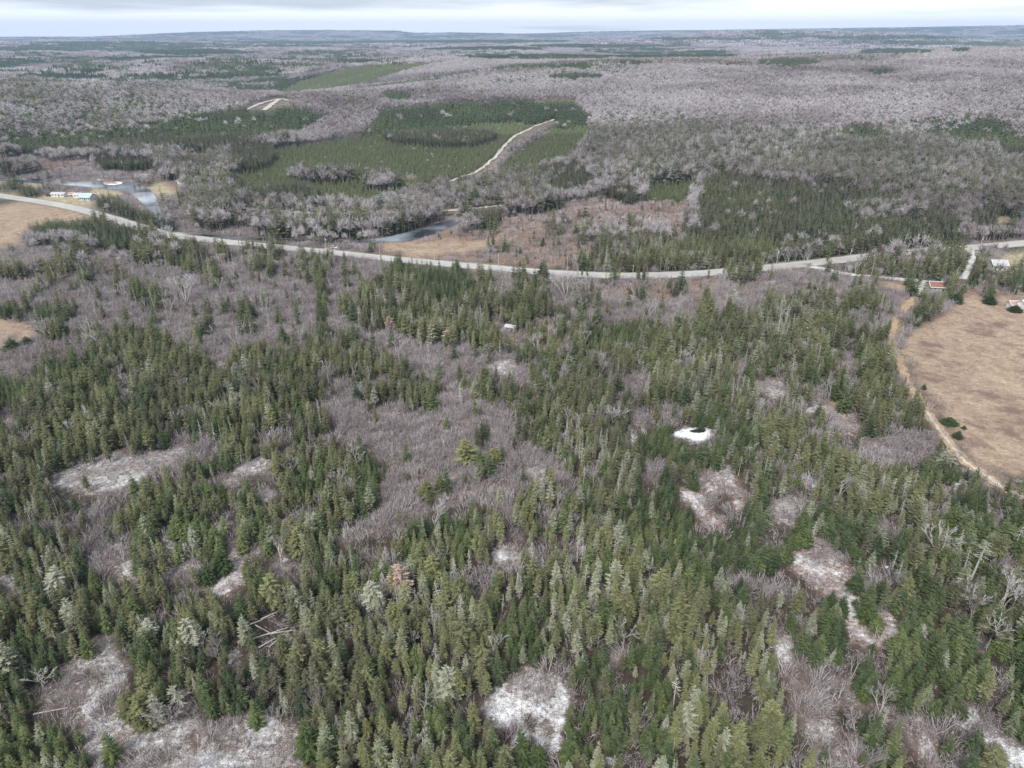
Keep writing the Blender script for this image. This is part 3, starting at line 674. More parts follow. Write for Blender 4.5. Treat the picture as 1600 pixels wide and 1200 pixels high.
def hardwood(seed, depth=4, spread=0.55, fork=0.28, w=1.0, stems=1, twigs=3):
    """bare broadleaf tree one metre tall: slot 0 limbs, 2 twigs"""
    rn = random.Random(seed); t = TB()
    def grow(p, d, L, r, k):
        q = p + d * L
        if k <= 1:
            t.blade(p, q, max(r * 1.2, 0.0035) * w, 2, rn.random(), rn)
        else:
            t.prism(p, q, r, r * 0.72, 0, 0.5, 4 if k > 2 else 3)
        if k == 0: return
        n = twigs if k <= 2 else rn.choice((2, 3))
        for i in range(n):
            nd = (d + Vector((rn.uniform(-1, 1), rn.uniform(-1, 1), rn.uniform(-0.35, 0.75))) * spread).normalized()
            grow(q if i < 2 else p.lerp(q, rn.uniform(0.5, 0.9)), nd, L * rn.uniform(0.6, 0.85), r * 0.6, k - 1)
        if k <= 2:
            for i in range(2):
                s0 = p.lerp(q, rn.uniform(0.2, 0.9))
                nd = (d + Vector((rn.uniform(-1, 1), rn.uniform(-1, 1), rn.uniform(-0.3, 0.8))) * 0.9).normalized()
                t.blade(s0, s0 + nd * L * 0.7, 0.0032 * w, 2, rn.random(), rn)
    for s_ in range(stems):
        a = rn.uniform(0, 6.28); tl = 0.0 if stems == 1 else 0.35
        d = Vector((math.cos(a) * tl, math.sin(a) * tl, 1)).normalized()
        grow(Vector((0, 0, 0)), d, fork, 0.013 if stems == 1 else 0.009, depth)
    zs = max(v[2] for v in t.V); s = 1.0 / max(zs, 0.1)
    t.V = [(v[0] * s, v[1] * s, v[2] * s) for v in t.V]
    return t

def puff(seed, n=70, r=0.42, w=0.02, lowtrunk=True):
    """distant bare tree: a haze of twigs on a stem, one metre tall"""
    rn = random.Random(seed); t = TB()
    if lowtrunk: t.prism((0, 0, 0), (0, 0, 0.6), 0.02, 0.012, 0, 0.5, 3)
    for i in range(n):
        a = rn.uniform(0, 6.28); el = math.asin(rn.uniform(-0.15, 1)); rr = rn.uniform(0.6, 1.0)
        d = Vector((math.cos(a) * math.cos(el) * r, math.sin(a) * math.cos(el) * r, math.sin(el) * 0.45)) * rr
        c = Vector((0, 0, 0.52))
        p = c + d * rn.uniform(0.1, 0.45); q = c + d + Vector((rn.uniform(-.05, .05), rn.uniform(-.05, .05), rn.uniform(0, .06)))
        t.blade(p, q, w, 2, rn.random(), rn)
    return t

def brush(seed, stems=26, spread=0.75, w=0.012, lean=(0, 0)):
    """thicket about one metre tall"""
    rn = random.Random(seed); t = TB()
    for i in range(stems):
        a = rn.uniform(0, 6.28); rr = math.sqrt(rn.random()) * 0.62
        p = Vector((math.cos(a) * rr, math.sin(a) * rr, -0.03))
        d = Vector((math.cos(a) * rn.uniform(0, spread) + lean[0], math.sin(a) * rn.uniform(0, spread) + lean[1], 1)).normalized()
        L = rn.uniform(0.5, 1.0); m = p + d * L * 0.55; d2 = (d + Vector((rn.uniform(-.4, .4), rn.uniform(-.4, .4), -0.2))).normalized()
        q = m + d2 * L * 0.45; v = rn.random()
        sd_ = d.cross(Vector((rn.uniform(-1, 1), rn.uniform(-1, 1), 0.2))).normalized() * w
        t.quad(tuple(p - sd_), tuple(p + sd_), tuple(m + sd_ * .7), tuple(m - sd_ * .7), 2, v)
        t.tri(tuple(m - sd_ * .7), tuple(m + sd_ * .7), tuple(q), 2, v)
        for g in range(4):
            s0 = p.lerp(m, rn.uniform(0.4, 1)) if g < 2 else m.lerp(q, rn.uniform(0, .7))
            nd = (d2 + Vector((rn.uniform(-1, 1), rn.uniform(-1, 1), rn.uniform(-.4, .6))) * 0.8).normalized()
            t.blade(s0, s0 + nd * L * rn.uniform(0.2, 0.42), w * 0.7, 2, min(1, max(0, v + rn.uniform(-.2, .2))), rn)
    return t

def slash(seed):
    rn = random.Random(seed); t = TB()
    for i in range(34):
        a = rn.uniform(0, 6.28); rr = math.sqrt(rn.random()) * 1.0; p = Vector((math.cos(a) * rr, math.sin(a) * rr, rn.uniform(0.02, .25)))
        b_ = rn.gauss(0.6, 0.8); L = rn.uniform(0.2, 0.9)
        t.blade(p, p + Vector((math.cos(b_) * L, math.sin(b_) * L, rn.uniform(-.12, .15))), rn.uniform(.018, .045), 2, rn.random(), rn)
    for i in range(10):      # tufts of dead grass
        a = rn.uniform(0, 6.28); rr = rn.random(); p = Vector((math.cos(a) * rr, math.sin(a) * rr, 0))
        for k in range(3): t.blade(p, p + Vector((rn.uniform(-.2, .2), rn.uniform(-.2, .2), rn.uniform(.15, .4))), .03, 1, rn.random(), rn)
    return t

def clump(seed, kind, n):
    """far-off patch one metre across, about 0.5 high: many crowns at once"""
    rn = random.Random(seed); t = TB()
    for i in range(n):
        a = rn.uniform(0, 6.28); rr = math.sqrt(rn.random()) * 0.62
        cx, cy = math.cos(a) * rr, math.sin(a) * rr
        h = rn.uniform(0.7, 1.05); v = rn.random()
        if kind == 'c':
            r = rn.uniform(0.09, 0.15); o = rn.uniform(0, 6)
            P = [(cx + r * math.cos(o + k * 2.094), cy + r * math.sin(o + k * 2.094), h * 0.15) for k in range(3)]
            for k in range(3): t.tri(P[k], P[(k + 1) % 3], (cx, cy, h), 1, v)
        else:
            for k in range(4):
                b_ = rn.uniform(0, 6.28); rr2 = rn.uniform(0.08, 0.2)
                t.blade((cx, cy, h * 0.35), (cx + rr2 * math.cos(b_), cy + rr2 * math.sin(b_), h * rn.uniform(0.75, 1.0)), 0.05, 2, min(1, v * .6 + rn.random() * .4), rn)
    return t

PROTO = {}
def protos(kind, builders, mats):
    c = bpy.data.collections.new('kinds_' + kind)
    L = []
    for i, tb in enumerate(builders):
        me = tb.mesh(kind, mats)
        o = bpy.data.objects.new('%s_%02d' % (kind, i), me)
        c.objects.link(o); L.append((tb, me))
    PROTO[kind] = (c, L, mats)

S3 = lambda needles, trunk=M_BARK, twig=M_DEAD: [trunk, needles, twig]
protos('spruce', [conifer(100 + i, 15 + i % 3, 8, 0.20 + 0.025 * (i % 4), 0.03, 0.38, 0.22, 2, 0.9) for i in range(7)], S3(M_NEEDLE))
protos('olive', [conifer(200 + i, 18 + i % 4, 7, 0.115 + 0.02 * (i % 4), 0.20 + 0.05 * (i % 4), 0.45, 0.42, 2, 0.55, 1.0, 0.03) for i in range(9)], S3(M_OLIVE))
protos('pine', [conifer(260 + i, 18, 8, 0.24 + 0.02 * (i % 3), 0.12, 0.05, 0.45, 2, 0.5, 0.5, 0.03) for i in range(4)], S3(M_OLIVE))
protos('snag', [snag(300 + i, 80 + 10 * i, 0.13 + 0.012 * i, 0.10 + 0.05 * (i % 3), 2, 0.8, i == 5) for i in range(6)], [M_PALEBARK, M_DEAD, M_DEAD])
protos('pole', [snag(340 + i, 34, 0.10, 0.55, 2, 0.3) for i in range(4)], [M_PALEBARK, M_DEAD, M_DEAD])
protos('bare', [hardwood(400 + i, 5, 0.55, 0.26, 1.0, 1 if i % 2 else 3, 3) for i in range(5)], [M_PALEBARK, M_TWIG, M_TWIG])
protos('brush', [brush(500 + i, 24, 0.8, 0.017, (random.uniform(-.35, .35), random.uniform(-.35, .35))) for i in range(7)], [M_BARK, M_TWIG, M_TWIG])
protos('slash', [slash(560 + i) for i in range(6)], [M_BARK, M_TAN, M_TWIG])
protos('mid_conifer', [conifer(600 + i, 10, 6, (0.20, 0.16, 0.14, 0.24)[i % 4], (0.05, 0.15, 0.25, 0.05)[i % 4], 0.4, 0.35, 1, 0.75) for i in range(6)], S3(M_NEEDLE))
protos('mid_olive', [conifer(640 + i, 10, 6, (0.17, 0.14, 0.20)[i % 3], (0.2, 0.3, 0.15)[i % 3], 0.35, 0.4, 1, 0.6, 0.6) for i in range(5)], S3(M_OLIVE))
protos('mid_bare', [hardwood(660 + i, 4, 0.6, 0.24, 1.5, 1 + 2 * (i % 2), 3) for i in range(3)] + [puff(670 + i, 150, 0.36, 0.011) for i in range(4)], [M_BARK, M_TWIG, M_TWIG])
protos('far_conifer', [conifer(700 + i, 4, 5, (0.22, 0.17, 0.2)[i % 3], 0.08, 0.3, 0.3, 0, 0.9) for i in range(4)], S3(M_NEEDLE))
protos('far_bare', [puff(720 + i, 84, 0.44, 0.023) for i in range(5)], [M_BARK, M_TWIG, M_TWIG])
protos('clump_conifer', [clump(800 + i, 'c', 16) for i in range(3)], S3(M_NEEDLE))
protos('clump_bare', [clump(820 + i, 'b', 22) for i in range(4)], [M_BARK, M_TWIG, M_TWIG])

# ------------------------------------------------------------------ scatter with geometry nodes
def scatter(name, kind, P, rot, scl, idx, tint, pale, label, cat):
    me = bpy.data.meshes.new(name)
    n = len(P)
    me.vertices.add(n); me.vertices.foreach_set('co', np.asarray(P, np.float32).ravel())
    a = me.attributes.new('rot', 'FLOAT_VECTOR', 'POINT'); a.data.foreach_set('vector', np.asarray(rot, np.float32).ravel())
    a = me.attributes.new('scl', 'FLOAT_VECTOR', 'POINT'); a.data.foreach_set('vector', np.asarray(scl, np.float32).ravel())
    a = me.attributes.new('idx', 'INT', 'POINT'); a.data.foreach_set('value', np.asarray(idx, np.int32))
    a = me.attributes.new('tint', 'FLOAT', 'POINT'); a.data.foreach_set('value', np.asarray(tint, np.float32))
    a = me.attributes.new('pale', 'FLOAT', 'POINT'); a.data.foreach_set('value', np.asarray(pale, np.float32))
    o = link(name, me, label=label, category=cat, kind='stuff')
    ng = bpy.data.node_groups.new('scatter_' + name, 'GeometryNodeTree')
    ng.interface.new_socket('Geometry', in_out='INPUT', socket_type='NodeSocketGeometry')
    ng.interface.new_socket('Geometry', in_out='OUTPUT', socket_type='NodeSocketGeometry')
    N = ng.nodes; L = ng.links
    gi = N.new('NodeGroupInput'); go = N.new('NodeGroupOutput')
    ci = N.new('GeometryNodeCollectionInfo'); ci.inputs[0].default_value = PROTO[kind][0]
    ci.inputs['Separate Children'].default_value = True; ci.inputs['Reset Children'].default_value = True
    ip = N.new('GeometryNodeInstanceOnPoints'); ip.inputs['Pick Instance'].default_value = True
    def na(nm, t):
        q = N.new('GeometryNodeInputNamedAttribute'); q.data_type = t; q.inputs[0].default_value = nm
        return q.outputs[0]
    L.new(gi.outputs[0], ip.inputs['Points']); L.new(ci.outputs[0], ip.inputs['Instance'])
    L.new(na('idx', 'INT'), ip.inputs['Instance Index'])
    er = N.new('FunctionNodeEulerToRotation'); L.new(na('rot', 'FLOAT_VECTOR'), er.inputs[0])
    L.new(er.outputs[0], ip.inputs['Rotation']); L.new(na('scl', 'FLOAT_VECTOR'), ip.inputs['Scale'])
    L.new(ip.outputs[0], go.inputs[0])
    md = o.modifiers.new('scatter', 'NODES'); md.node_group = ng
    return o

# ------------------------------------------------------------------ ground sheet (finer near the camera)
def polar_ground():
    az = np.concatenate([np.linspace(-180, -48, 24)[:-1], np.linspace(-48, 48, 430), np.linspace(48, 180, 24)[1:]])
    rr = np.concatenate([[0.5, 12, 24, 36, 48, 58], np.geomspace(66, 2600, 420), np.geomspace(2650, 14500, 110), [14650, 14800]])
    A, Rr = np.meshgrid(np.radians(az), rr)
    X = Rr * np.sin(A); Y = Rr * np.cos(A); Z = height(X, Y)
    Z = np.where(Rr > 14600, Z * 0 - 10, Z)
    nr, na = X.shape
    V = np.stack([X.ravel(), Y.ravel(), Z.ravel()], 1)
    i = np.arange(nr - 1)[:, None] * na; j = np.arange(na - 1)[None, :]
    a = (i + j).ravel(); Fc = np.stack([a, a + 1, a + na + 1, a + na], 1)
    me = mesh_np('ground', V, Fc, [m_ground])
    px, py, dep = project(V[:, 0], V[:, 1], V[:, 2])
    vis = (V[:, 1] > 20) & (px > -290) & (px < 1890) & (py < 1490)
    cl = np.full(len(V), IX['O'])
    cl[vis] = cover(px[vis], py[vis], 1.0)
    d = np.hypot(V[:, 0], V[:, 1]); cl[(~vis) & (d > 500)] = IX['H']
    colr = {'O': (.062, .050, .038), 'S': (.052, .044, .032), 'L': (.088, .074, .060), 'M': (.135, .108, .09), 'B': (.165, .132, .118), 'W': (.20, .165, .145), 'R': (.235, .155, .125), 'G': (.35, .268, .200),
            'Y': (.225, .155, .115), 'H': (.24, .205, .21), 'X': (.12, .108, .10), 'P': (.085, .10, .05), 'D': (.065, .07, .05), 'E': (.38, .325, .22), 'N': (.17, .14, .11), 'C': (.2, .17, .15), 'T': (.05, .04, .035), 'V': (.2, .18, .17)}
    sn = {'O': .20, 'S': .14, 'L': .26, 'M': .30, 'B': .28, 'W': .50, 'R': .53, 'C': .60, 'T': .25, 'V': .88, 'Y': .05, 'H': .1}
    CT = np.array([colr[c] for c in CL]); ST = np.array([sn.get(c, 0) for c in CL])
    def soften(a):
        a = a.reshape(nr, na).astype(float)
        for _ in range(2):
            b_ = a.copy(); b_[1:-1] = (a[:-2] + 2 * a[1:-1] + a[2:]) / 4; a = b_.copy()
            a[:, 1:-1] = (b_[:, :-2] + 2 * b_[:, 1:-1] + b_[:, 2:]) / 4
        return a.ravel()
    cc = np.ones((len(V), 4), np.float32)
    for q in range(3): cc[:, q] = soften(CT[cl][:, q])
    at = me.attributes.new('base', 'FLOAT_COLOR', 'POINT'); at.data.foreach_set('color', cc.ravel())
    sv_ = ST[cl]; sv_ = soften(np.where(py < 430, sv_ * 0.5, sv_))
    at = me.attributes.new('snow', 'FLOAT', 'POINT'); at.data.foreach_set('value', sv_.astype(np.float32))
    pt = ((cl == IX['G']) & (px > 1350)).astype(np.float32) + 0.4 * (cl == IX['G'])
    at = me.attributes.new('patchy', 'FLOAT', 'POINT'); at.data.foreach_set('value', np.clip(pt, 0, 1).astype(np.float32))
    me.polygons.foreach_set('use_smooth', np.ones(len(me.polygons), bool))
    return link('ground', me, kind='structure')
polar_ground()

# ------------------------------------------------------------------ ribbons: road, tracks; river
def smooth_path(pts, n=8):
    P = [np.array(ground_at(*p)[:2]) for p in pts]
    out = []
    for i in range(len(P) - 1):
        p0 = P[max(i - 1, 0)]; p1 = P[i]; p2 = P[i + 1]; p3 = P[min(i + 2, len(P) - 1)]
        for k in range(n):
            t = k / n
            out.append(0.5 * ((2 * p1) + (-p0 + p2) * t + (2 * p0 - 5 * p1 + 4 * p2 - p3) * t * t + (-p0 + 3 * p1 - 3 * p2 + p3) * t ** 3))
    out.append(P[-1])
    return np.array(out)

def ribbon(name, C, offs, lift, m, rag=0.0, kind='structure', parent=None):
    """a sheet along the path C between the side offsets, draped on the ground"""
    T = np.gradient(C, axis=0); T /= np.linalg.norm(T, axis=1)[:, None] + 1e-9
    Nn = np.stack([-T[:, 1], T[:, 0]], 1)
    rows = []
    for k, o_ in enumerate(offs):
        e = (rng.random(len(C)) - 0.5) * rag if k in (0, len(offs) - 1) else 0
        Q = C + Nn * (o_ + e)[:, None] if rag and k in (0, len(offs) - 1) else C + Nn * o_
        rows.append(np.stack([Q[:, 0], Q[:, 1], height(Q[:, 0], Q[:, 1]) + lift], 1))
    V = np.concatenate(rows); n = len(C); Fc = []
    for r in range(len(offs) - 1):
        a = r * n + np.arange(n - 1)
        Fc.append(np.stack([a, a + 1, a + n + 1, a + n], 1))
    me = mesh_np(name, V, np.concatenate(Fc), [m])
    return link(name, me, parent, kind=kind) if kind else link(name, me, parent)

hw = smooth_path(HWY, 10)
ribbon('gravel_shoulder', hw, [-5.5, -3, 0, 3, 5.5], 0.16, M_SHOULDER, 0.8)
ribbon('highway', hw, [-4.2, -2.1, 0, 2.1, 4.2], 0.20, M_ASPHALT)
for o_ in (-3.5, 3.5):
    ribbon('edge_line', hw, [o_ - 0.09, o_ + 0.09], 0.215, M_WHITE)
ribbon('centre_line', hw, [-0.1, 0.1], 0.215, M_YELLOW)
ribbon('side_road', smooth_path(SIDE, 8), [-2.6, 0, 2.6], 0.12, M_FROST, 0.8)
ribbon('driveway', smooth_path(DRIVE[:5], 8), [-2.0, 0, 2.0], 0.12, M_FROST, 1.0)
ribbon('yard_path', smooth_path(YARD, 8), [-3.4, 0, 3.0], 0.13, M_FROST, 1.6)
ribbon('grass_track', smooth_path(TRACK, 8), [-1.7, 0, 1.7], 0.10, M_GRASSTRACK, 1.6)
ribbon('dirt_track', smooth_path(TRACK[8:], 8), [-0.5, 0, 0.6], 0.14, M_GRAVEL, 0.9)
ribbon('hill_trail', smooth_path(TRAIL, 8), [-1.7, 0, 1.7], 0.5, M_GRAVEL, 2.4)
ribbon('valley_trail', smooth_path(RAIL, 8), [-2.6, 0, 2.6], 0.3, M_GRAVEL, 1.2)
ribbon('gravel_pit_track', smooth_path(GRAVEL_A, 8), [-3, 0, 3], 0.8, M_GRAVEL, 3)
ribbon('gravel_pit_track', smooth_path(GRAVEL_B, 8), [-3.5, 0, 3.5], 0.8, M_GRAVEL, 3)
ribbon('bank_track', smooth_path([(270, 271), (277, 278), (284, 286), (290, 293)], 6), [-3.5, 0, 3.5], 0.2, M_FROST, 2)

STREAM = [(1224, 728), (1246, 737), (1266, 749), (1286, 764), (1308, 783)]
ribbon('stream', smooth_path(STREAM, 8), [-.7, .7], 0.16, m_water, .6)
def water_poly(name, pts, lift=0.14):
    P = [ground_at(*p) for p in pts]
    import bmesh
    bm = bmesh.new()
    f = bm.faces.new([bm.verts.new((p[0], p[1], 0)) for p in P])
    bmesh.ops.triangulate(bm, faces=[f])
    for _ in range(3):
        bmesh.ops.subdivide_edges(bm, edges=[e for e in bm.edges if e.calc_length() > 30], cuts=1)
        bmesh.ops.triangulate(bm, faces=bm.faces[:])
    for v in bm.verts: v.co.z = float(height(v.co.x, v.co.y)) + lift
    bmesh.ops.recalc_face_normals(bm, faces=bm.faces[:])
    me = bpy.data.meshes.new(name); bm.to_mesh(me); bm.free()
    if sum(p.normal.z for p in me.polygons) < 0: me.flip_normals()
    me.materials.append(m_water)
    return link(name, me, kind='structure')
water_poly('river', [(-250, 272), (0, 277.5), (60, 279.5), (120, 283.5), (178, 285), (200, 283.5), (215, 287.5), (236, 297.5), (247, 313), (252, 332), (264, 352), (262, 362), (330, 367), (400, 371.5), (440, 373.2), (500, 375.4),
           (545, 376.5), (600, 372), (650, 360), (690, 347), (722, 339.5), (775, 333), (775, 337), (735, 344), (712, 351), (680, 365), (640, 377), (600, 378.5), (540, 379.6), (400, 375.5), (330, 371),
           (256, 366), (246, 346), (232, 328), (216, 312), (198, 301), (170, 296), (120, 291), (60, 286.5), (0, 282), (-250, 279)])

def flat_patch(name, cx, cy, rx, ry, m, lift, seed, n=26):
    rn = random.Random(seed); P = []
    for k in range(n):
        a = 2 * math.pi * k / n; s = rn.uniform(0.8, 1.1)
        P.append(ground_at(cx + rx * s * math.cos(a), cy + ry * s * math.sin(a)))
    c = ground_at(cx, cy)
    V = [(c[0], c[1], c[2] + lift)] + [(p[0], p[1], p[2] + lift) for p in P]
    return link(name, mesh_np(name, V, [(0, 1 + (k + 1) % n, 1 + k) for k in range(n)], [m]), kind='structure')
M_SNOW = simple('snow_crust', (0.78, 0.80, 0.83), 0.8, 0.5, 0.12)
M_SAND = simple('wet_sand_bar', (0.34, 0.24, 0.20), 0.9, 0.3, 0.25)
flat_patch('sand_bar', 176, 286.6, 17, 2.6, M_SNOW, 0.20, 4); flat_patch('sand_bar', 172, 286.0, 13, 1.8, M_SAND, 0.26, 5)
flat_patch('ice_sheet', 158, 281.5, 7, .7, M_SNOW, 0.22, 6); flat_patch('ice_sheet', 226, 273, 10, .9, M_SNOW, 0.22, 6)
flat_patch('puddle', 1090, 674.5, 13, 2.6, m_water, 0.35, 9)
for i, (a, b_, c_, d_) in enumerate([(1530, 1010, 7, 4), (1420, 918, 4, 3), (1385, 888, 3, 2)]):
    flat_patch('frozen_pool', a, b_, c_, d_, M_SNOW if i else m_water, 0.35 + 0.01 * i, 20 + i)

# ------------------------------------------------------------------ forest points
def grid(r0, r1, s, azm=41):
    if r0 < 100: azm = 56
    out = []
    xs = r1 * math.sin(R(azm))
    gx = np.arange(-xs, xs, s); gy = np.arange(r0 * math.cos(R(azm)), r1, s)
    X, Y = np.meshgrid(gx, gy); X = X.ravel(); Y = Y.ravel()
    X = X + (rng.random(len(X)) - 0.5) * s * 0.95; Y = Y + (rng.random(len(X)) - 0.5) * s * 0.95
    d = np.hypot(X, Y)
    m = (d >= r0) & (d < r1) & (np.abs(np.arctan2(X, Y)) < R(azm))
    X, Y = X[m], Y[m]; Z = height(X, Y)
    px, py, dep = project(X, Y, Z)
    m = (px > -70) & (px < 1670) & (py < 1420)
    return X[m], Y[m], Z[m]

# chance that a candidate becomes: spruce, olive, snag, bare, brush
TABLE = {'O': (.17, .66, .04, .03, .08), 'S': (.88, .05, .01, 0, .03), 'L': (.10, .58, .22, .02, .04), 'M': (.10, .30, .05, .07, .42), 'B': (.012, .012, .006, .015, .95), 'W': (.006, .012, .006, .006, .85),
         'R': (0, 0, 0, 0, .22), 'G': (0, 0, 0, 0, 0), 'Y': (.05, .035, .015, .05, .45), 'H': (.012, .03, .01, .93, .0), 'X': (.19, .20, .025, .55, 0), 'P': (.97, .02, .002, .003, 0), 'D': (.48, .50, .008, .006, 0),
         'E': (0, 0, 0, 0, .01), 'N': (0, 0, 0, 0, 0), 'C': (0, 0, 0, 0, .16), 'T': (0, .02, .02, 0, .1), 'V': (0, 0, 0, 0, 0)}
TAB = np.array([TABLE[c] for c in CL])

def roadclear(X, Y):
    bad = np.zeros(len(X), bool)
    P = hw; m = np.hypot(X, Y) < 900
    idx = np.nonzero(m & (Y > 250))[0]
    if len(idx):
        D = np.full(len(idx), 1e9)
        for q in P[::2]:
            D = np.minimum(D, (X[idx] - q[0]) ** 2 + (Y[idx] - q[1]) ** 2)
        bad[idx[D < 7.0 ** 2]] = True
    return bad

def ring(r0, r1, s):
    X, Y, Z = grid(r0, r1, s)
    bad = roadclear(X, Y); X, Y, Z = X[~bad], Y[~bad], Z[~bad]
    n = len(X)
    d = np.hypot(X, Y)
    px, py, dep = project(X, Y, Z)
    c0 = cover(px, py)
    if r0 > 400:      # stands grade into each other
        kk = np.clip((py - 40) / 150, 0.1, 1.2)
        c1 = cover(px + rng.normal(0, 16, n) * kk, py + rng.normal(0, 7, n) * kk)
        hx = [IX['H'], IX['X']]
        c0 = np.where(np.isin(c0, hx) & np.isin(c1, hx), c1, c0)
        c0 = np.where((c0 == IX['D']) & (c1 == IX['X']) & (rng.random(n) < .25) & (r0 > 800), IX['X'], c0)
    hvar = rng.random(n)
    if r0 > 800:      # stands of conifers scattered through the distant hardwoods
        f1 = fbm(X / 200, Y / 130, 201, 5); f2 = fbm(X / 700, Y / 380, 211, 4)
        hn = 1 - fbm(X / 620, Y / 520, 3)          # wet hollows carry the conifers, dry crests the hardwoods
        sc_ = .38 * f1 + .27 * f2 + .35 * hn + .02 * (px < 520)
        q1 = .90 if r0 < 2000 else (.76 if r0 < 4000 else .66)
        t1, t2 = np.quantile(sc_, q1), np.quantile(sc_, q1 - .16)
        c0 = np.where((c0 == IX['H']) & (sc_ > t1), IX['D'], c0)
        c0 = np.where((c0 == IX['H']) & (sc_ > t2) & (rng.random(n) < .6), IX['X'], c0)
    if r0 < 100:      # ragged, brush-filled edges and islands in the openings
        g2 = fbm(X / 5, Y / 5, 333, 3)
        c0 = np.where((c0 == IX['W']) & (g2 > .57), IX['M'], c0)
        c0 = np.where(np.isin(c0, [IX['C'], IX['R']]) & (g2 > .66), IX['B'], c0)
    zone = soft(px, py, SZ); zone = zone + 0.5 * (fbm(X / 22, Y / 22, 61) - 0.5)
    lz = soft(px, py, LZ)
    is_o = c0 == IX['O']
    gap = fbm(X / 11, Y / 11, 301, 3) + 0.03 * (py < 760) - 0.05 * (py > 950)
    c0 = np.where(is_o & (r0 < 100) & (gap > .63), IX['M'], c0)
    c0 = np.where(is_o & (r0 < 100) & (gap > .70), IX['B'], c0); is_o = c0 == IX['O']
    c0 = np.where(is_o & (zone > 0.42), IX['S'], c0)
    c0 = np.where((c0 == IX['O']) & (lz + 0.5 * (fbm(X / 15, Y / 15, 71) - 0.5) > 0.55), IX['L'], c0)
    H = np.where(c0 == IX['S'], 3.7 + 3.8 * hvar ** 1.3, 4.6 + 6.0 * hvar)
    bigz = (c0 == IX['S']) & (((px > 1180) & (py > 800)) | ((px > 225) & (px < 430) & (py > 780) & (py < 960)))
    H = np.where(bigz, 4.6 + 3.8 * hvar, H)
    H = np.where((c0 == IX['S']) & (d > 330), 6 + 4 * hvar, H)
    H = np.where(c0 == IX['P'], 4.0 + 2.5 * hvar, H)
    H = np.where(c0 == IX['D'], 8 + 4.5 * hvar, H)
    H = np.where(c0 == IX['Y'], 2.5 + 5 * hvar, H)
    H = np.where(np.isin(c0, [IX['M'], IX['B']]), 4.5 + 5.5 * hvar, H)
    H = np.where(np.isin(c0, [IX['H'], IX['X']]), 8 + 4.5 * hvar, H)
    if 400 < r0 < 800: H = np.where(c0 == IX['X'], H * 1.25, H)
    if r0 < 1000: H = H * np.where(np.isin(c0, [IX[k] for k in 'OLMB']), 1 + 0.30 * sstep(190, 330, d), 1.0)
    prob = TAB[c0]
    T = prob.copy()
    if r0 < 1200:
        free = [IX[k] for k in 'OSLMXHDP']
        for f in (0.42, 0.85):
            qx, qy, _ = project(X, Y, Z + H * f)
            cq = cover(qx, qy)
            lim = np.where(np.isin(cq, free)[:, None], 1.0, TAB[cq][:, :4] * 1.5)
            if f > .5:      # further off only a road, pond or field keeps the tops away
                soft_ = (d > 230) & np.isin(cq, [IX[k] for k in 'BWYR'])
                lim = np.where(soft_[:, None], 0.22, lim)
            if f > .5 and r0 > 100: lim = np.where((cq == IX['N'])[:, None] & (d > 560)[:, None], 0.0, 1.0)
            T[:, :4] = np.minimum(T[:, :4], lim)
    cum = np.cumsum(T, 1); u = rng.random(n)
    kind = np.full(n, -1)
    for k in range(4, -1, -1):
        kind[u < cum[:, k]] = k
    if r0 < 100:
        fill = (kind < 0) & np.isin(c0, [IX['O'], IX['S'], IX['L']]) & (rng.random(n) < .45)
        kind[fill] = 4
    return dict(X=X, Y=Y, Z=Z, H=H, k=kind, c=c0, px=px, py=py, dep=dep, d=d, u=hvar, big=bigz)

def sub(D, m): return {k: v[m] for k, v in D.items()}

NEAR = ring(60, 440, 2.0)
# young spruce close together, taller trees further apart
thin = rng.random(len(NEAR['X']))
keep = np.where(NEAR['k'] == 4, thin < 0.6, np.where(np.isin(NEAR['k'], [1, 2, 3]), thin < 0.86, thin < 0.97))
keep &= ~(NEAR['big'] & (rng.random(len(thin)) < .42))
NEAR = sub(NEAR, keep & (NEAR['k'] >= 0))

def tints(D, base=0.52, amp=0.9, sc=18.0, seed=90):
    n = len(D['X'])
    return np.clip(base + amp * (fbm(D['X'] / sc, D['Y'] / sc, seed) - 0.5) + 0.45 * (rng.random(n) - 0.5), 0, 1)

def emit(name, kind, D, hs=1.0, ws=(0.85, 1.2), tint=None, pale=None, label='', cat='', tilt=0.05, sink=0.0):
    n = len(D['X'])
    if n == 0: return
    H = D['H'] * hs
    W = H * (ws[0] + (ws[1] - ws[0]) * rng.random(n)) * np.where(D['big'], 1.3, 1.0)
    P = np.stack([D['X'], D['Y'], D['Z'] - sink], 1)
    rot = np.stack([(rng.random(n) - 0.5) * 2 * tilt, (rng.random(n) - 0.5) * 2 * tilt, rng.random(n) * 6.283], 1)
    scatter(name, kind, P, rot, np.stack([W, W, H], 1), rng.integers(0, len(PROTO[kind][1]), n), tints(D) if tint is None else tint, np.zeros(n) if pale is None else pale, label, cat)

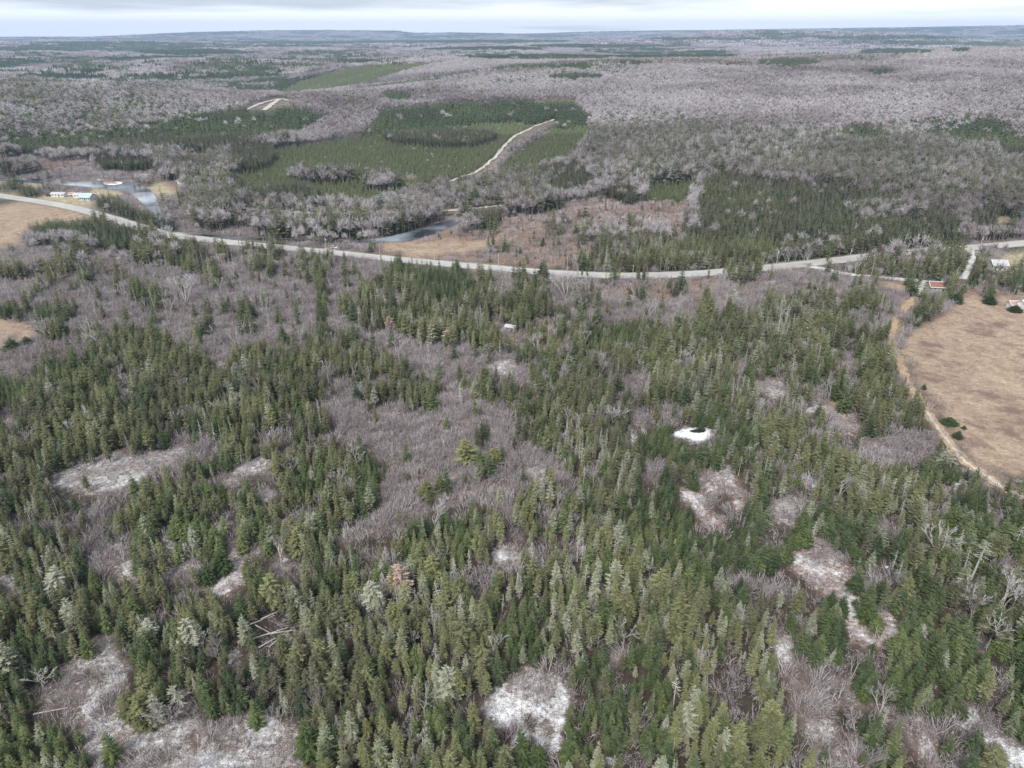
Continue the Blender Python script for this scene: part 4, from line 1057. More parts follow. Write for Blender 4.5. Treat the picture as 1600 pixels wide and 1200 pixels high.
# ------------------------------------------------------------------ individuals of the near wood
LAND = [(960, 540, 'the dark spruce block under the highway'), (1210, 530, 'the tall pale stems'), (1130, 480, 'the two white stems'), (700, 525, 'the straw-pale larch'), (1330, 600, 'the dense dark stand'), (560, 600, 'the far edge of the brush clearing'), (1440, 710, 'the track bend'), (900, 680, 'the wood left of the frozen pool'), (1010, 600, 'the small brush gap'), (1180, 660, 'the snags above the stream'),
        (800, 1060, 'the top of the bottom-centre snow clearing'), (840, 1150, 'the bottom-centre snow clearing'), (1280, 870, 'the upper red slash clearing'), (1350, 950, 'the lower red slash clearing'),
        (600, 660, 'the mauve brush clearing, far end'), (760, 740, 'the middle of the mauve brush clearing'), (580, 840, 'the near tip of the mauve brush'), (190, 1050, 'the bottom-left frosted clearing, upper end'),
        (270, 1160, 'the bottom-left frosted clearing'), (425, 985, 'the tangle of fallen trunks'), (1230, 1020, 'the lower-right grey brush strip'), (1400, 1110, 'the brush strip at lower right, middle'),
        (1550, 1150, 'the long bottom-right snow strip'), (365, 890, 'the pink slash patch'), (170, 740, 'the pale brush opening on the left'), (1080, 676, 'the white frozen pool'), (1130, 775, 'the pinkish slash openings'),
        (1540, 620, 'the straw field'), (795, 870, 'the small snowy gap in the centre'), (190, 885, 'the birch thicket'), (1270, 755, 'the snow-lined stream'), (15, 910, 'the frosted gap at the left edge'),
        (1450, 860, 'the big round bare tree'), (505, 1115, 'the lone mauve bare tree'), (960, 900, 'the pale snags right of centre'), (30, 1150, 'the bottom left corner'), (1120, 1150, 'the dense bottom stand'),
        (610, 915, 'the pinkish dead larches'), (1530, 1010, 'the little white pool'), (440, 860, 'the mauve bare tree on the left'), (955, 655, 'the spreading white bare tree'), (440, 740, 'the frosted nook on the left'),
        (1050, 1000, 'the broken white stub'), (680, 1100, 'the lower-middle wood'), (100, 950, 'the silvery spruces on the left'), (300, 1000, 'the white lichened spruces'), (1100, 880, 'the dark stand right of centre'),
        (270, 640, 'the left upper wood'), (80, 830, 'the left middle wood'), (1230, 930, 'the dark trees left of the slash'), (1470, 1010, 'the wood under the big bare trees'), (560, 1150, 'the bottom edge, left of centre'),
        (960, 1190, 'the last snow patch at the bottom edge'), (690, 960, 'the middle of the picture, low'), (1000, 770, 'the slope behind the dark stand'), (1560, 830, 'the white path bend')]
used = {}
def tree_label(px, py, adj, noun, extra=''):
    best = min(LAND, key=lambda q: (q[0] - px) ** 2 + (q[1] - py) ** 2)
    dx, dy = px - best[0], py - best[1]
    if abs(dx) < 28 and abs(dy) < 22: rel = 'at'
    elif abs(dx) > 1.3 * abs(dy): rel = 'left of' if dx < 0 else 'right of'
    elif abs(dy) > 1.3 * abs(dx): rel = 'behind' if dy < 0 else 'in front of'
    else: rel = ('behind' if dy < 0 else 'in front') + (' left of' if dx < 0 else ' right of')
    far_ = ''
    return ' '.join(('%s %s %s%s%s %s' % (adj, noun, extra, far_ if rel != 'at' else '', rel, best[2])).split())

SPLIT = {}
def parts_of(kind, i):
    key = (kind, i)
    if key not in SPLIT:
        tb, me = PROTO[kind][1][i]; mats = PROTO[kind][2]
        tr = tb.mesh('trunk', [mats[0]], (0,)) if 0 in tb.m else None
        if kind in ('spruce', 'olive', 'pine'):
            cr_ = tb.mesh('crown', [mats[1]], (1,)); dd = tb.mesh('dead_branches', [mats[2]], (2,)) if 2 in tb.m else None
        else:
            cr_ = tb.mesh('crown', [mats[2]], (2,)); dd = None
        SPLIT[key] = (tr, cr_, dd)
    return SPLIT[key]

def place_tree(kind, x, y, z, h, w, rz, tint, pale, i, name, label, cat, group, crown_mat=None, tilt=(0, 0)):
    root = bpy.data.objects.new(name, None); COL.objects.link(root)
    root.empty_display_size = 1.0
    root.location = (x, y, z - 0.1); root.rotation_euler = (tilt[0], tilt[1], rz); root.scale = (w, w, h)
    root['label'] = label; root['category'] = cat; root['group'] = group
    for nm, me in zip(('trunk', 'crown', 'dead_twigs'), parts_of(kind, i)):
        if me is None: continue
        if crown_mat and nm == 'crown':
            key = ('alt', kind, i, crown_mat.name)
            if key not in SPLIT:
                me2 = me.copy(); me2.materials.clear(); me2.materials.append(crown_mat); SPLIT[key] = me2
            me = SPLIT[key]
        o = bpy.data.objects.new(nm, me); COL.objects.link(o); o.parent = root
        o['tint'] = float(tint); o['pale'] = float(pale)
    return root

in_view = (NEAR['px'] > 4) & (NEAR['px'] < 1596) & (NEAR['py'] < 1215) & (NEAR['py'] > 300)
NEAR['size'] = NEAR['H'] / NEAR['dep']
NEAR['tint'] = tints(NEAR)
lzv = soft(NEAR['px'], NEAR['py'], LZ)
NEAR['pale'] = np.clip(np.where(rng.random(len(lzv)) < 0.06 + 0.22 * lzv, 0.35 + 0.6 * rng.random(len(lzv)), 0.12 * rng.random(len(lzv))), 0, 1)
NEAR['i'] = rng.integers(0, 1000, len(lzv))
NEAR['rz'] = rng.random(len(lzv)) * 6.283
NEAR['w'] = (0.95 + 0.55 * rng.random(len(lzv))) * np.where(NEAR['big'], 1.3, 1.0)
taken = np.zeros(len(lzv), bool)
SPEC = {0: ('spruce', 'spruce_tree', 'spruce', 290, 'young spruces of the near wood'), 1: ('olive', 'tall_spruce_tree', 'spruce', 290, 'tall olive spruces of the near wood'),
        2: ('snag', 'dead_tree', 'dead tree', 200, 'standing dead trees of the near wood'), 3: ('bare', 'bare_tree', 'bare tree', 70, 'bare broadleaf trees of the near wood')}
for k, (kind, nm, cat, lim, grp) in SPEC.items():
    ids = np.nonzero((NEAR['k'] == k) & in_view)[0]
    ids = ids[np.argsort(-NEAR['size'][ids])][:lim]
    taken[ids] = True
    for j in ids:
        h = float(NEAR['H'][j]); tn = float(NEAR['tint'][j]); pl = float(NEAR['pale'][j])
        sz = 'tall' if h > (6.6 if k == 0 else 10) else ('small' if h < (5.0 if k == 0 else 7.6) else 'mid-sized')
        if k == 0: adj = sz + (' dark green' if tn < 0.4 else (' bright green' if tn > 0.68 else ' green')) + (' lichen-pale' if pl > 0.3 else ''); noun = 'young spruce'
        elif k == 1: adj = sz + (' grey-green' if pl > 0.3 else (' dull olive' if tn < 0.4 else (' yellow-olive' if tn > 0.68 else ' olive'))); noun = 'bare-stemmed spruce'
        elif k == 2: adj = sz + ' pale grey'; noun = 'dead conifer'
        else: adj = sz + ' leafless grey'; noun = 'broadleaf tree'
        lab = tree_label(float(NEAR['px'][j]), float(NEAR['py'][j]) - 15, adj, noun)
        used[lab] = used.get(lab, 0) + 1
        kk = kind
        if k == 1 and NEAR['i'][j] % 7 == 0: kk = 'pine'
        if k == 2 and NEAR['i'][j] % 5 == 0: kk = 'pole'
        hh = h * (0.85 if k == 2 else (0.75 if k == 3 else 1))
        ww = hh * float(NEAR['w'][j])
        place_tree(kk, float(NEAR['X'][j]), float(NEAR['Y'][j]), float(NEAR['Z'][j]), hh, ww, float(NEAR['rz'][j]), tn, pl if k != 2 else 0.3 * pl, int(NEAR['i'][j]) % len(PROTO[kk][1]), nm, lab, cat, grp)

rest = sub(NEAR, ~taken)
for k, kind, nm, lab, cat, ws, hs in ((0, 'spruce', 'young_spruce_wood', 'dark green young spruce wood covering the near ground', 'spruce wood', (.95, 1.5), 1), (1, 'olive', 'olive_spruce_wood', 'tall olive green spruce wood of the near ground', 'spruce wood', (.95, 1.5), 1),
                      (2, 'snag', 'dead_tree_scatter', 'pale grey dead conifers scattered through the near wood', 'dead trees', (.8, 1.2), .85), (3, 'bare', 'bare_tree_scatter', 'leafless grey broadleaf trees scattered below the road', 'bare trees', (.8, 1.2), .75)):
    D = sub(rest, rest['k'] == k)
    if k == 1:
        pn = rng.random(len(D['X'])) < np.where((D['px'] < 520) & (D['py'] < 760), 0.72, np.where(D['px'] < 480, 0.4, 0.16))
        emit('pine_scatter', 'pine', sub(D, pn), .85, (.8, 1.15), D['tint'][pn] * .8, D['pale'][pn], 'broad soft-crowned pines mixed into the near wood', 'pines')
        D = sub(D, ~pn)
    emit(nm, kind, D, hs, ws, D['tint'], D['pale'] * (0.3 if k == 2 else 1), lab, cat)
D = sub(NEAR, NEAR['k'] == 4)
D['H'] = np.where(D['c'] == IX['W'], 1.8, np.where(np.isin(D['c'], [IX['R'], IX['C']]), 1.1, 3.0)) * (0.7 + 0.6 * rng.random(len(D['X'])))
D2 = {k: v.copy() for k, v in D.items()}
emit('bare_brush', 'brush', D, 1, (.75, 1.1), np.clip(0.42 + 1.0 * (fbm(D['X'] / 14, D['Y'] / 14, 77) - 0.5) + .3 * (rng.random(len(D['X'])) - .5), 0, 1), np.where(D['c'] == IX['W'], .45, 0.1), 'mauve-grey leafless alder brush filling the openings of the wood', 'brush', .12)
# sticks, tops and grass left on the open ground
SX, SY, SZ_ = grid(60, 330, 1.5)
spx, spy, _ = project(SX, SY, SZ_); sc0 = cover(spx, spy)
pr = np.select([np.isin(sc0, [IX['W'], IX['R']]), sc0 == IX['C'], np.isin(sc0, [IX['B'], IX['M'], IX['T']]), np.isin(sc0, [IX['O'], IX['S'], IX['L']])], [.9, .45, .55, .12], 0)
mk = rng.random(len(SX)) < pr
SD = dict(X=SX[mk], Y=SY[mk], Z=SZ_[mk], H=np.ones(mk.sum()), c=sc0[mk], big=np.zeros(mk.sum(), bool))
emit('slash', 'slash', SD, 1, (.8, 1.3), np.clip(.25 + .8 * rng.random(len(SD['X'])), 0, 1), .35 * rng.random(len(SD['X'])), 'broken sticks and dead grass lying on the clearings', 'slash', .05)
m = rng.random(len(D2['X'])) < np.where(np.isin(D2['c'], [IX['B'], IX['M']]), 0.8, 0.0)
D2 = sub(D2, m); D2['X'] = D2['X'] + 1.1; D2['Y'] = D2['Y'] + 0.9; D2['Z'] = height(D2['X'], D2['Y'])
emit('bare_brush', 'brush', D2, 1.1, (.6, .9), tints(D2, .5, 1.0, 9, 78), None, 'mauve-grey leafless saplings standing among the brush', 'brush', .2)

# ------------------------------------------------------------------ distant woods
def distant(tag, r0, r1, s, kc, ko, kb, grow=1.0, hk=1.0, lab=''):
    D = ring(r0, r1, s); D = sub(D, D['k'] >= 0)
    D['tint'] = tints(D, .45, .9, 30 * grow + 30, 120)
    D['H'] = np.where((D['c'] == IX['X']) & (D['k'] < 2), D['H'] * 1.3, D['H'])
    P_ = D['c'] == IX['P']
    D['tint'] = np.where(P_, np.clip(D['tint'] * .5 + .78 + 0.35 * (fbm(D['X'] / 60, D['Y'] / 60, 140) - .5), 0, 1), D['tint'])
    D['tint'] = np.where(D['c'] == IX['D'], D['tint'] * .75, D['tint'])
    for k, kind, nm in ((0, kc, 'spruce'), (1, ko, 'conifer'), (2, kb, 'dead_tree'), (3, kb, 'hardwood')):
        E = sub(D, D['k'] == k)
        if k in (2,): E['tint'] = np.clip(E['tint'] + .4, 0, 1)
        if k == 3: E['tint'] = np.clip((.50 if r0 < 800 else .68) + .5 * (fbm(E['X'] / 620, E['Y'] / 520, 3) - .5) + 1.5 * (fbm(E['X'] / 120, E['Y'] / 90, 150) - .5) + .35 * (rng.random(len(E['X'])) - .5), 0, 1)
        ws = ((1.2, 1.8) if k < 2 else (.75, 1.1)) if grow == 1 else (grow * .9, grow * 1.2)
        emit('%s_%s_wood' % (tag, nm), kind, E, hk, ws, E['tint'], np.where(E['c'] == IX['X'], .05, .02) + np.zeros(len(E['X'])), lab % {'spruce': 'green spruces', 'conifer': 'olive conifers', 'dead_tree': 'pale dead trees', 'hardwood': 'grey leafless hardwoods'}[nm], 'far wood')
    E = sub(D, D['k'] == 4); E['H'] = 2.2 + rng.random(len(E['X']))
    if len(E['X']) and r0 < 900:
        emit(tag + '_brush', 'brush', E, 1, (1.0, 1.5), None, None, 'leafless brush on the open ground across the road', 'brush')

distant('valley', 440, 900, 3.0, 'mid_conifer', 'mid_olive', 'mid_bare', lab='%s between the road and the foot of the hills')
distant('hill', 900, 2100, 5.2, 'far_conifer', 'far_conifer', 'far_bare', lab='%s on the slopes across the valley')
distant('upland', 2100, 4800, 17.0, 'clump_conifer', 'clump_conifer', 'clump_bare', 1.75, 1.1, '%s of the uplands beyond the first hill')
distant('horizon', 4800, 13600, 55.0, 'clump_conifer', 'clump_conifer', 'clump_bare', 5.0, 1.3, '%s of the blue ridges near the horizon')

# ------------------------------------------------------------------ single trees one can point to in the photograph
def scale_at(px, py):
    x, y, z = ground_at(px, py)
    _, _, dep = project(x, y, z)
    el = math.atan2(CAM_H - z, math.hypot(x, y))
    return x, y, z, F / dep, math.cos(el)

M_SILVER = leafy('silver_twigs', [(0.0, (0.18, 0.19, 0.13)), (0.5, (0.28, 0.29, 0.21)), (1.0, (0.42, 0.42, 0.33))], (0.5, 0.52, 0.42), 0.6)
SINGLE = [
 # kind, base x, base y, height px, width px, name, category, crown material, tint, label
 ('bare', 291, 474, 48, 46, 'bare_tree', 'bare tree', None, .9, 'wide pale bare tree standing in the mauve brush at upper left'),
 ('bare', 440, 885, 58, 40, 'bare_tree', 'bare tree', None, .15, 'mauve-brown bare tree left of the brush clearing tip'),
 ('bare', 505, 1132, 56, 44, 'bare_tree', 'bare tree', None, .1, 'reddish mauve bare tree alone among the lower spruces'),
 ('bare', 1459, 885, 68, 56, 'bare_tree', 'bare tree', None, .85, 'big round tan-grey bare tree among leaning snags on the right'),
 ('bare', 1562, 962, 60, 66, 'bare_tree', 'bare tree', None, .9, 'broad whitish bare tree near the right edge'),
 ('bare', 1512, 952, 48, 50, 'bare_tree', 'bare tree', None, .8, 'pale bare tree just left of the broad whitish one'),
 ('bare', 1555, 1006, 50, 56, 'bare_tree', 'bare tree', None, .6, 'grey bare tree below the broad whitish one, right side'),
 ('bare', 957, 662, 36, 42, 'bare_tree', 'bare tree', None, 1., 'spreading white bare tree left of the frozen pool'),
 ('bare', 886, 668, 32, 22, 'bare_tree', 'bare tree', None, .8, 'narrow pale bare tree left of the spreading white one'),
 ('bare', 882, 468, 46, 46, 'bare_tree', 'bare tree', None, .9, 'wide pale bare tree just below the middle of the highway'),
 ('bare', 303, 1206, 36, 60, 'bare_tree', 'bare tree', None, 1., 'low whitish bare tree at the bottom edge on the left'),
 ('bare', 68, 1075, 34, 46, 'bare_tree', 'bare tree', None, .7, 'pale bare tree at the left border of the frosted clearing'),
 ('bare', 1330, 1060, 40, 30, 'bare_tree', 'bare tree', None, .3, 'grey bare tree in the lower-right brush strip'),
 ('bare', 623, 558, 30, 30, 'bare_tree', 'bare tree', None, .7, 'pinkish bare tree in the gap below the roadside spruces'),
 ('bare', 679, 588, 34, 26, 'bare_tree', 'bare tree', None, .95, 'white bare tree at the edge of the upper lichened spruces'),
 ('bare', 352, 716, 24, 28, 'bare_tree', 'bare tree', None, .9, 'round pinkish bare tree beside the pale brush opening'),
 ('bare', 196, 886, 52, 26, 'birch_tree', 'birch', None, 1., 'slender white birch clump with upright stems on the left'),
 ('bare', 160, 898, 40, 24, 'birch_tree', 'birch', None, .8, 'leaning tan birch stems left of the white birch clump'),
 ('bare', 815, 1110, 50, 26, 'bare_tree', 'bare tree', None, .6, 'thin grey bare tree standing on the bottom-centre snow'),
 ('olive', 624, 930, 52, 34, 'larch_tree', 'larch', M_TAN, .7, 'pinkish tan dead larch, the larger of the pair above centre bottom'),
 ('olive', 588, 955, 50, 30, 'larch_tree', 'larch', M_SILVER, .6, 'pale pinkish grey dead larch left of the tan one'),
 ('olive', 476, 1042, 34, 20, 'larch_tree', 'larch', M_TAN, .6, 'small tan dead larch right of the fallen trunks'),
 ('olive', 612, 516, 26, 16, 'larch_tree', 'larch', M_TAN, .5, 'rusty tan larch in the wood below the highway bend'),
 ('olive', 704, 536, 28, 20, 'larch_tree', 'larch', M_TAN, 1., 'straw-pale larch beside a silver spruce in the upper middle'),
 ('olive', 651, 522, 24, 13, 'larch_tree', 'larch', M_TAN, .8, 'narrow tan larch left of the silver spruces'),
 ('olive', 496, 562, 18, 14, 'larch_tree', 'larch', M_TAN, .9, 'little tan larch on the upper left edge of the wood'),
 ('snag', 1307, 398, 26, 16, 'larch_tree', 'larch', M_TAN, .9, 'tan leafless larch left of its pair by the highway'),
 ('snag', 1331, 395, 24, 18, 'larch_tree', 'larch', M_TAN, .8, 'tan leafless larch right of its pair by the highway'),
 ('olive', 92, 938, 56, 30, 'silver_spruce_tree', 'spruce', M_SILVER, .8, 'silvery lichen-covered spruce on the left above the frosted clearing'),
 ('olive', 235, 1000, 36, 22, 'silver_spruce_tree', 'spruce', M_SILVER, .7, 'small whitish lichened spruce below the birch thicket'),
 ('olive', 305, 1016, 52, 32, 'silver_spruce_tree', 'spruce', M_SILVER, .9, 'bright whitish lichened spruce with ragged tiers, lower left'),
 ('olive', 10, 1060, 60, 40, 'silver_spruce_tree', 'spruce', M_SILVER, .4, 'yellow-white spruce crown cut by the left edge'),
 ('snag', 283, 1106, 42, 30, 'dead_tree', 'dead tree', M_SILVER, .7, 'dead grey spruce with long level twigs over the frosted clearing'),
 ('olive', 697, 512, 28, 15, 'silver_spruce_tree', 'spruce', M_SILVER, .8, 'silver spruce with white tip in the upper middle wood'),
 ('olive', 733, 520, 26, 13, 'silver_spruce_tree', 'spruce', M_SILVER, .7, 'slim silver spruce right of the straw-pale larch'),
 ('olive', 661, 518, 26, 13, 'silver_spruce_tree', 'spruce', M_SILVER, .9, 'slim silver spruce left of the straw-pale larch'),
 ('snag', 1490, 878, 56, 16, 'dead_tree', 'dead tree', M_SILVER, .7, 'leaning thin dead tree right of the big round bare tree'),
 ('pole', 1517, 905, 66, 22, 'dead_tree', 'dead tree', M_SILVER, .8, 'tall white-topped snag beside the leaning dead tree'),
 ('pole', 1503, 900, 50, 14, 'dead_tree', 'dead tree', M_SILVER, .6, 'thin bare pole between the two taller snags'),
 ('pole', 1286, 716, 54, 14, 'dead_tree', 'dead tree', M_SILVER, .6, 'tall grey pole tree above the snow-lined stream'),
 ('snag', 1247, 714, 30, 10, 'dead_tree', 'dead tree', M_SILVER, .8, 'short white dead tree above the snow-lined stream'),
 ('snag', 1476, 732, 42, 32, 'dead_tree', 'dead tree', M_SILVER, .7, 'pale spreading dead spruce where the track leaves the field'),
 ('pole', 1371, 744, 34, 12, 'dead_tree', 'dead tree', M_SILVER, .7, 'white feathery dead tree below the frosted brush patch'),
 ('snag', 1211, 550, 84, 12, 'dead_tree', 'dead tree', M_SILVER, .8, 'very tall pale dead stem left of the dense dark stand'),
 ('snag', 1222, 545, 50, 10, 'dead_tree', 'dead tree', M_SILVER, .6, 'thin dead stem beside the very tall pale one'),
 ('snag', 1237, 590, 38, 18, 'dead_tree', 'dead tree', M_SILVER, .9, 'whitish dead spruce at the foot of the dense dark stand'),
 ('snag', 1448, 500, 28, 9, 'dead_tree', 'dead tree', M_SILVER, 1., 'white snag in front of the trees at the field corner'),
 ('pole', 1130, 492, 40, 10, 'dead_tree', 'dead tree', M_SILVER, .9, 'left one of two white stems in the brush below the highway'),
 ('pole', 1146, 488, 38, 14, 'dead_tree', 'dead tree', M_SILVER, .9, 'right one of two white stems in the brush below the highway'),
 ('snag', 988, 402, 26, 9, 'dead_tree', 'dead tree', M_SILVER, .8, 'white feathery spruce just across the highway'),
 ('bare', 1004, 414, 20, 16, 'bare_tree', 'bare tree', None, 1., 'white bare tree across the highway right of the feathery spruce'),
 ('snag', 818, 480, 8, 5, 'dead_tree', 'dead tree', M_SILVER, .8, 'little white stub among the spruces below the highway'),
 ('snag', 1193, 1085, 42, 16, 'dead_tree', 'dead tree', M_SILVER, .9, 'whitish feathered snag in the lower right olive wood'),
 ('snag', 1093, 1050, 44, 14, 'dead_tree', 'dead tree', M_SILVER, .9, 'silver-topped dead spruce above the broken white stub'),
 ('snag', 677, 985, 40, 12, 'dead_tree', 'dead tree', M_SILVER, .8, 'white feathered dead spruce right of the pinkish larches'),
 ('snag', 1100, 1100, 28, 10, 'dead_tree', 'dead tree', M_SILVER, .7, 'pale dead tree right of the broken white stub'),
 ('bare', 770, 1035, 42, 34, 'bare_tree', 'bare tree', None, .95, 'bleached branching tree above the bottom-centre snow clearing'),
 ('spruce', 755, 692, 38, 19, 'spruce_tree', 'spruce', None, .3, 'single dark spruce standing in the mauve brush clearing'),
 ('spruce', 484, 1180, 58, 34, 'spruce_tree', 'spruce', None, .5, 'bushy dark spruce beside the bottom-left frosted clearing'),
 ('spruce', 815, 1192, 52, 28, 'spruce_tree', 'spruce', None, .45, 'bushy spruce standing on the bottom-centre snow, lower left'),
 ('spruce', 842, 1196, 34, 24, 'spruce_tree', 'spruce', None, .4, 'smaller spruce right of the bushy one on the bottom snow'),
 ('spruce', 348, 893, 42, 30, 'spruce_tree', 'spruce', None, .35, 'round dark spruce on the pink slash patch'),
 ('spruce', 325, 910, 36, 26, 'spruce_tree', 'spruce', None, .4, 'dark spruce left of the round one by the pink slash'),
 ('spruce', 1334, 922, 34, 24, 'spruce_tree', 'spruce', None, .4, 'dark spruce on the right edge of the red slash clearing'),
 ('spruce', 1296, 952, 34, 20, 'spruce_tree', 'spruce', None, .4, 'left spruce of the pair inside the red slash clearing'),
 ('spruce', 1311, 962, 38, 22, 'spruce_tree', 'spruce', None, .35, 'right spruce of the pair inside the red slash clearing'),
 ('spruce', 1353, 966, 38, 30, 'spruce_tree', 'spruce', None, .5, 'broad spruce at the snowy lower end of the red slash'),
 ('spruce', 1336, 946, 13, 10, 'spruce_tree', 'spruce', None, .5, 'tiny round spruce on the snow of the red slash clearing'),
 ('spruce', 1362, 1018, 16, 12, 'spruce_tree', 'spruce', None, .4, 'tiny spruce at the lowest tip of the red slash clearing'),
 ('spruce', 1477, 1122, 24, 18, 'spruce_tree', 'spruce', None, .5, 'left small spruce on the bottom-right snow strip'),
 ('spruce', 1500, 1120, 22, 18, 'spruce_tree', 'spruce', None, .4, 'right small spruce on the bottom-right snow strip'),
 ('spruce', 1492, 472, 16, 20, 'spruce_tree', 'spruce', None, .2, 'dark bushy spruce at the far edge of the straw field'),
 ('spruce', 1546, 474, 17, 19, 'spruce_tree', 'spruce', None, .3, 'lone bushy spruce on the straw field before the house'),
 ('spruce', 1425, 461, 15, 17, 'spruce_tree', 'spruce', None, .1, 'dark round spruce beside the yard path'),
 ('spruce', 1586, 486, 11, 20, 'spruce_tree', 'shrub', None, .3, 'low dark evergreen in front of the house at the field'),
 ('spruce', 20, 548, 24, 24, 'spruce_tree', 'spruce', None, .4, 'left of two spruces at the foot of the small left field'),
 ('spruce', 43, 538, 15, 18, 'spruce_tree', 'spruce', None, .4, 'right of two spruces at the foot of the small left field'),
 ('spruce', 185, 466, 18, 9, 'spruce_tree', 'spruce', None, .5, 'small upright spruce in the left brush'),
 ('spruce', 1506, 670, 7, 7, 'spruce_tree', 'shrub', None, .4, 'little dark shrub at the field edge by the track'),
 ('spruce', 1483, 662, 12, 22, 'spruce_tree', 'shrub', None, .4, 'wide dark evergreen shrub beside the track'),
 ('spruce', 1496, 684, 14, 14, 'spruce_tree', 'shrub', None, .3, 'rounded evergreen shrub below the wide one by the track'),
 ('spruce', 1443, 608, 10, 8, 'spruce_tree', 'shrub', None, .5, 'small shrub where the track meets the field'),
 ('pine', 668, 782, 32, 25, 'pine_tree', 'pine', None, .5, 'round olive pine in the lower part of the brush clearing'),
 ('pine', 730, 724, 42, 30, 'pine_tree', 'pine', None, .9, 'yellow-olive pine on the right side of the brush clearing'),
 ('pine', 772, 728, 30, 24, 'pine_tree', 'pine', None, .7, 'olive pine right of the yellow-olive one in the brush'),
 ('pine', 230, 1135, 52, 36, 'pine_tree', 'pine', None, .6, 'bright olive rounded pine beside the bottom-left frosted clearing'),
 ('pine', 213, 1125, 50, 34, 'pine_tree', 'pine', None, .4, 'darker rounded pine behind the bright olive one'),
]
for q, (kind, bx, by, hp, wp, nm, cat, cm_, tn, lab) in enumerate(SINGLE):
    x, y, z, s_, ce = scale_at(bx, by)
    i = q % len(PROTO[kind][1])
    me = PROTO[kind][1][i][1]
    xs = [abs(v.co.x) for v in me.vertices]; xs.sort(); wid = 2 * xs[int(len(xs) * 0.97)]
    h = max(hp / s_ / max(ce, 0.3) * 0.95, 0.8); w = wp / s_ / wid
    place_tree(kind, x, y, z, h, w, q * 1.7, tn, 0.0, i, nm, lab, cat, 'trees picked out one by one in the wood', cm_, (0.04 * math.sin(q * 2.1), 0.04 * math.cos(q)))
# white birch stems by the highway on the right
for q, bx in enumerate((1536, 1541, 1546, 1553)):
    x, y, z, s_, ce = scale_at(bx, 374)
    place_tree('pole', x, y, z, 14 / s_, 9 / s_ / .2, q * 2., .9, .3, q, 'birch_tree', ('leftmost', 'second', 'third', 'rightmost')[q] + ' of four white birch stems beyond the highway at right', 'birch', 'white birch stems beyond the highway', M_SILVER)

# fallen trunks
def log(p, a, L, r, m, label, lift=0.3, pitch=0.05):
    x, y, z, s_, ce = scale_at(*p)
    t = TB(); t.prism((-L / 2, 0, 0), (L / 2, 0, 0), r, r * 0.45, 0, 0.5, 6)
    rn = random.Random(int(p[0] * 7 + p[1]))
    for k in range(9):
        u = rn.uniform(-.1, .5) * L; t.blade((u, 0, 0), (u + rn.uniform(.1, .5), rn.uniform(-.7, .7), rn.uniform(-.1, .6)), 0.025, 0, .5, rn)
    o = link('fallen_trunk', t.mesh('fallen_trunk', [m]), label=label, category='fallen trunk', group='fallen trunks lying in the wood')
    o.location = (x, y, z + lift); o.rotation_euler = (0, pitch, a)
LOGS = [((405, 972), .6, 7, 'pale fallen trunk at the left of the trunk tangle'), ((422, 992), .5, 8, 'longest white fallen trunk across the tangle'), ((428, 962), .7, 6, 'upper leaning trunk of the tangle'), ((412, 985), -.5, 5, 'purplish fallen trunk crossing the tangle'),
        ((440, 990), .25, 6, 'low grey trunk at the right of the tangle'), ((418, 1008), .8, 4, 'short white trunk at the lower left of the tangle'), ((385, 945), .9, 6, 'bleached trunk leaning above the tangle'), ((455, 1020), -.9, 4, 'white trunk lying below the tangle'),
        ((434, 1003), 1.1, 5, 'fallen trunk under the middle of the tangle'), ((80, 1112), .3, 6, 'white fallen trunk beside the bottom-left frosted clearing'), ((1105, 1070), 1.3, 5, 'white broken trunk low in the right wood'),
        ((1230, 1050), -.9, 8, 'dark fallen trunk along the left of the brush strip'), ((1325, 1090), -.5, 7, 'dark snow-edged trunk in the brush strip'), ((1300, 1085), -.4, 5, 'dark fallen trunk left of the snow-edged one'),
        ((1410, 1128), -.6, 7, 'dark fallen trunk between the lower-right spruces'), ((30, 672), -1., 6, 'small white fallen trunk at the left edge'), ((60, 688), -1., 5, 'white fallen trunk inside the left wood'),
        ((895, 660), -.1, 7, 'white forked trunk lying left of the frozen pool'), ((1085, 1010), .9, 5, 'fallen trunk beside the silver-topped dead spruce'), ((610, 482), -.1, 8, 'pale trunk lying in the frosted gap below the highway')]
for q, (p, a, L, lab) in enumerate(LOGS):
    log(p, a, L, 0.16, M_DARKBARK if lab.startswith('dark') else M_PALEBARK, lab, 0.3 + 0.18 * (q % 3) if q < 9 else 0.25)
x, y, z, s_, ce = scale_at(1083, 1142)
tb = TB(); tb.prism((0, 0, 0), (0.5, 0.1, 6.0), 0.2, 0.14, 0, .5, 7); tb.tri((.4, 0, 5.9), (.6, .1, 6.0), (.5, 0, 6.7), 0, .5)
o = link('broken_trunk', tb.mesh('broken_trunk', [M_PALEBARK]), label='broken white trunk standing bare among the lower right spruces', category='dead tree'); o.location = (x, y, z)

# ------------------------------------------------------------------ houses, sheds, vehicles, poles
def box(t, x0, x1, y0, y1, z0, z1, m=0):
    P = [(x0, y0, z0), (x1, y0, z0), (x1, y1, z0), (x0, y1, z0), (x0, y0, z1), (x1, y0, z1), (x1, y1, z1), (x0, y1, z1)]
    for a, b_, c_, d_ in ((0, 3, 2, 1), (4, 5, 6, 7), (0, 1, 5, 4), (1, 2, 6, 5), (2, 3, 7, 6), (3, 0, 4, 7)):
        t.quad(P[a], P[b_], P[c_], P[d_], m, .5)

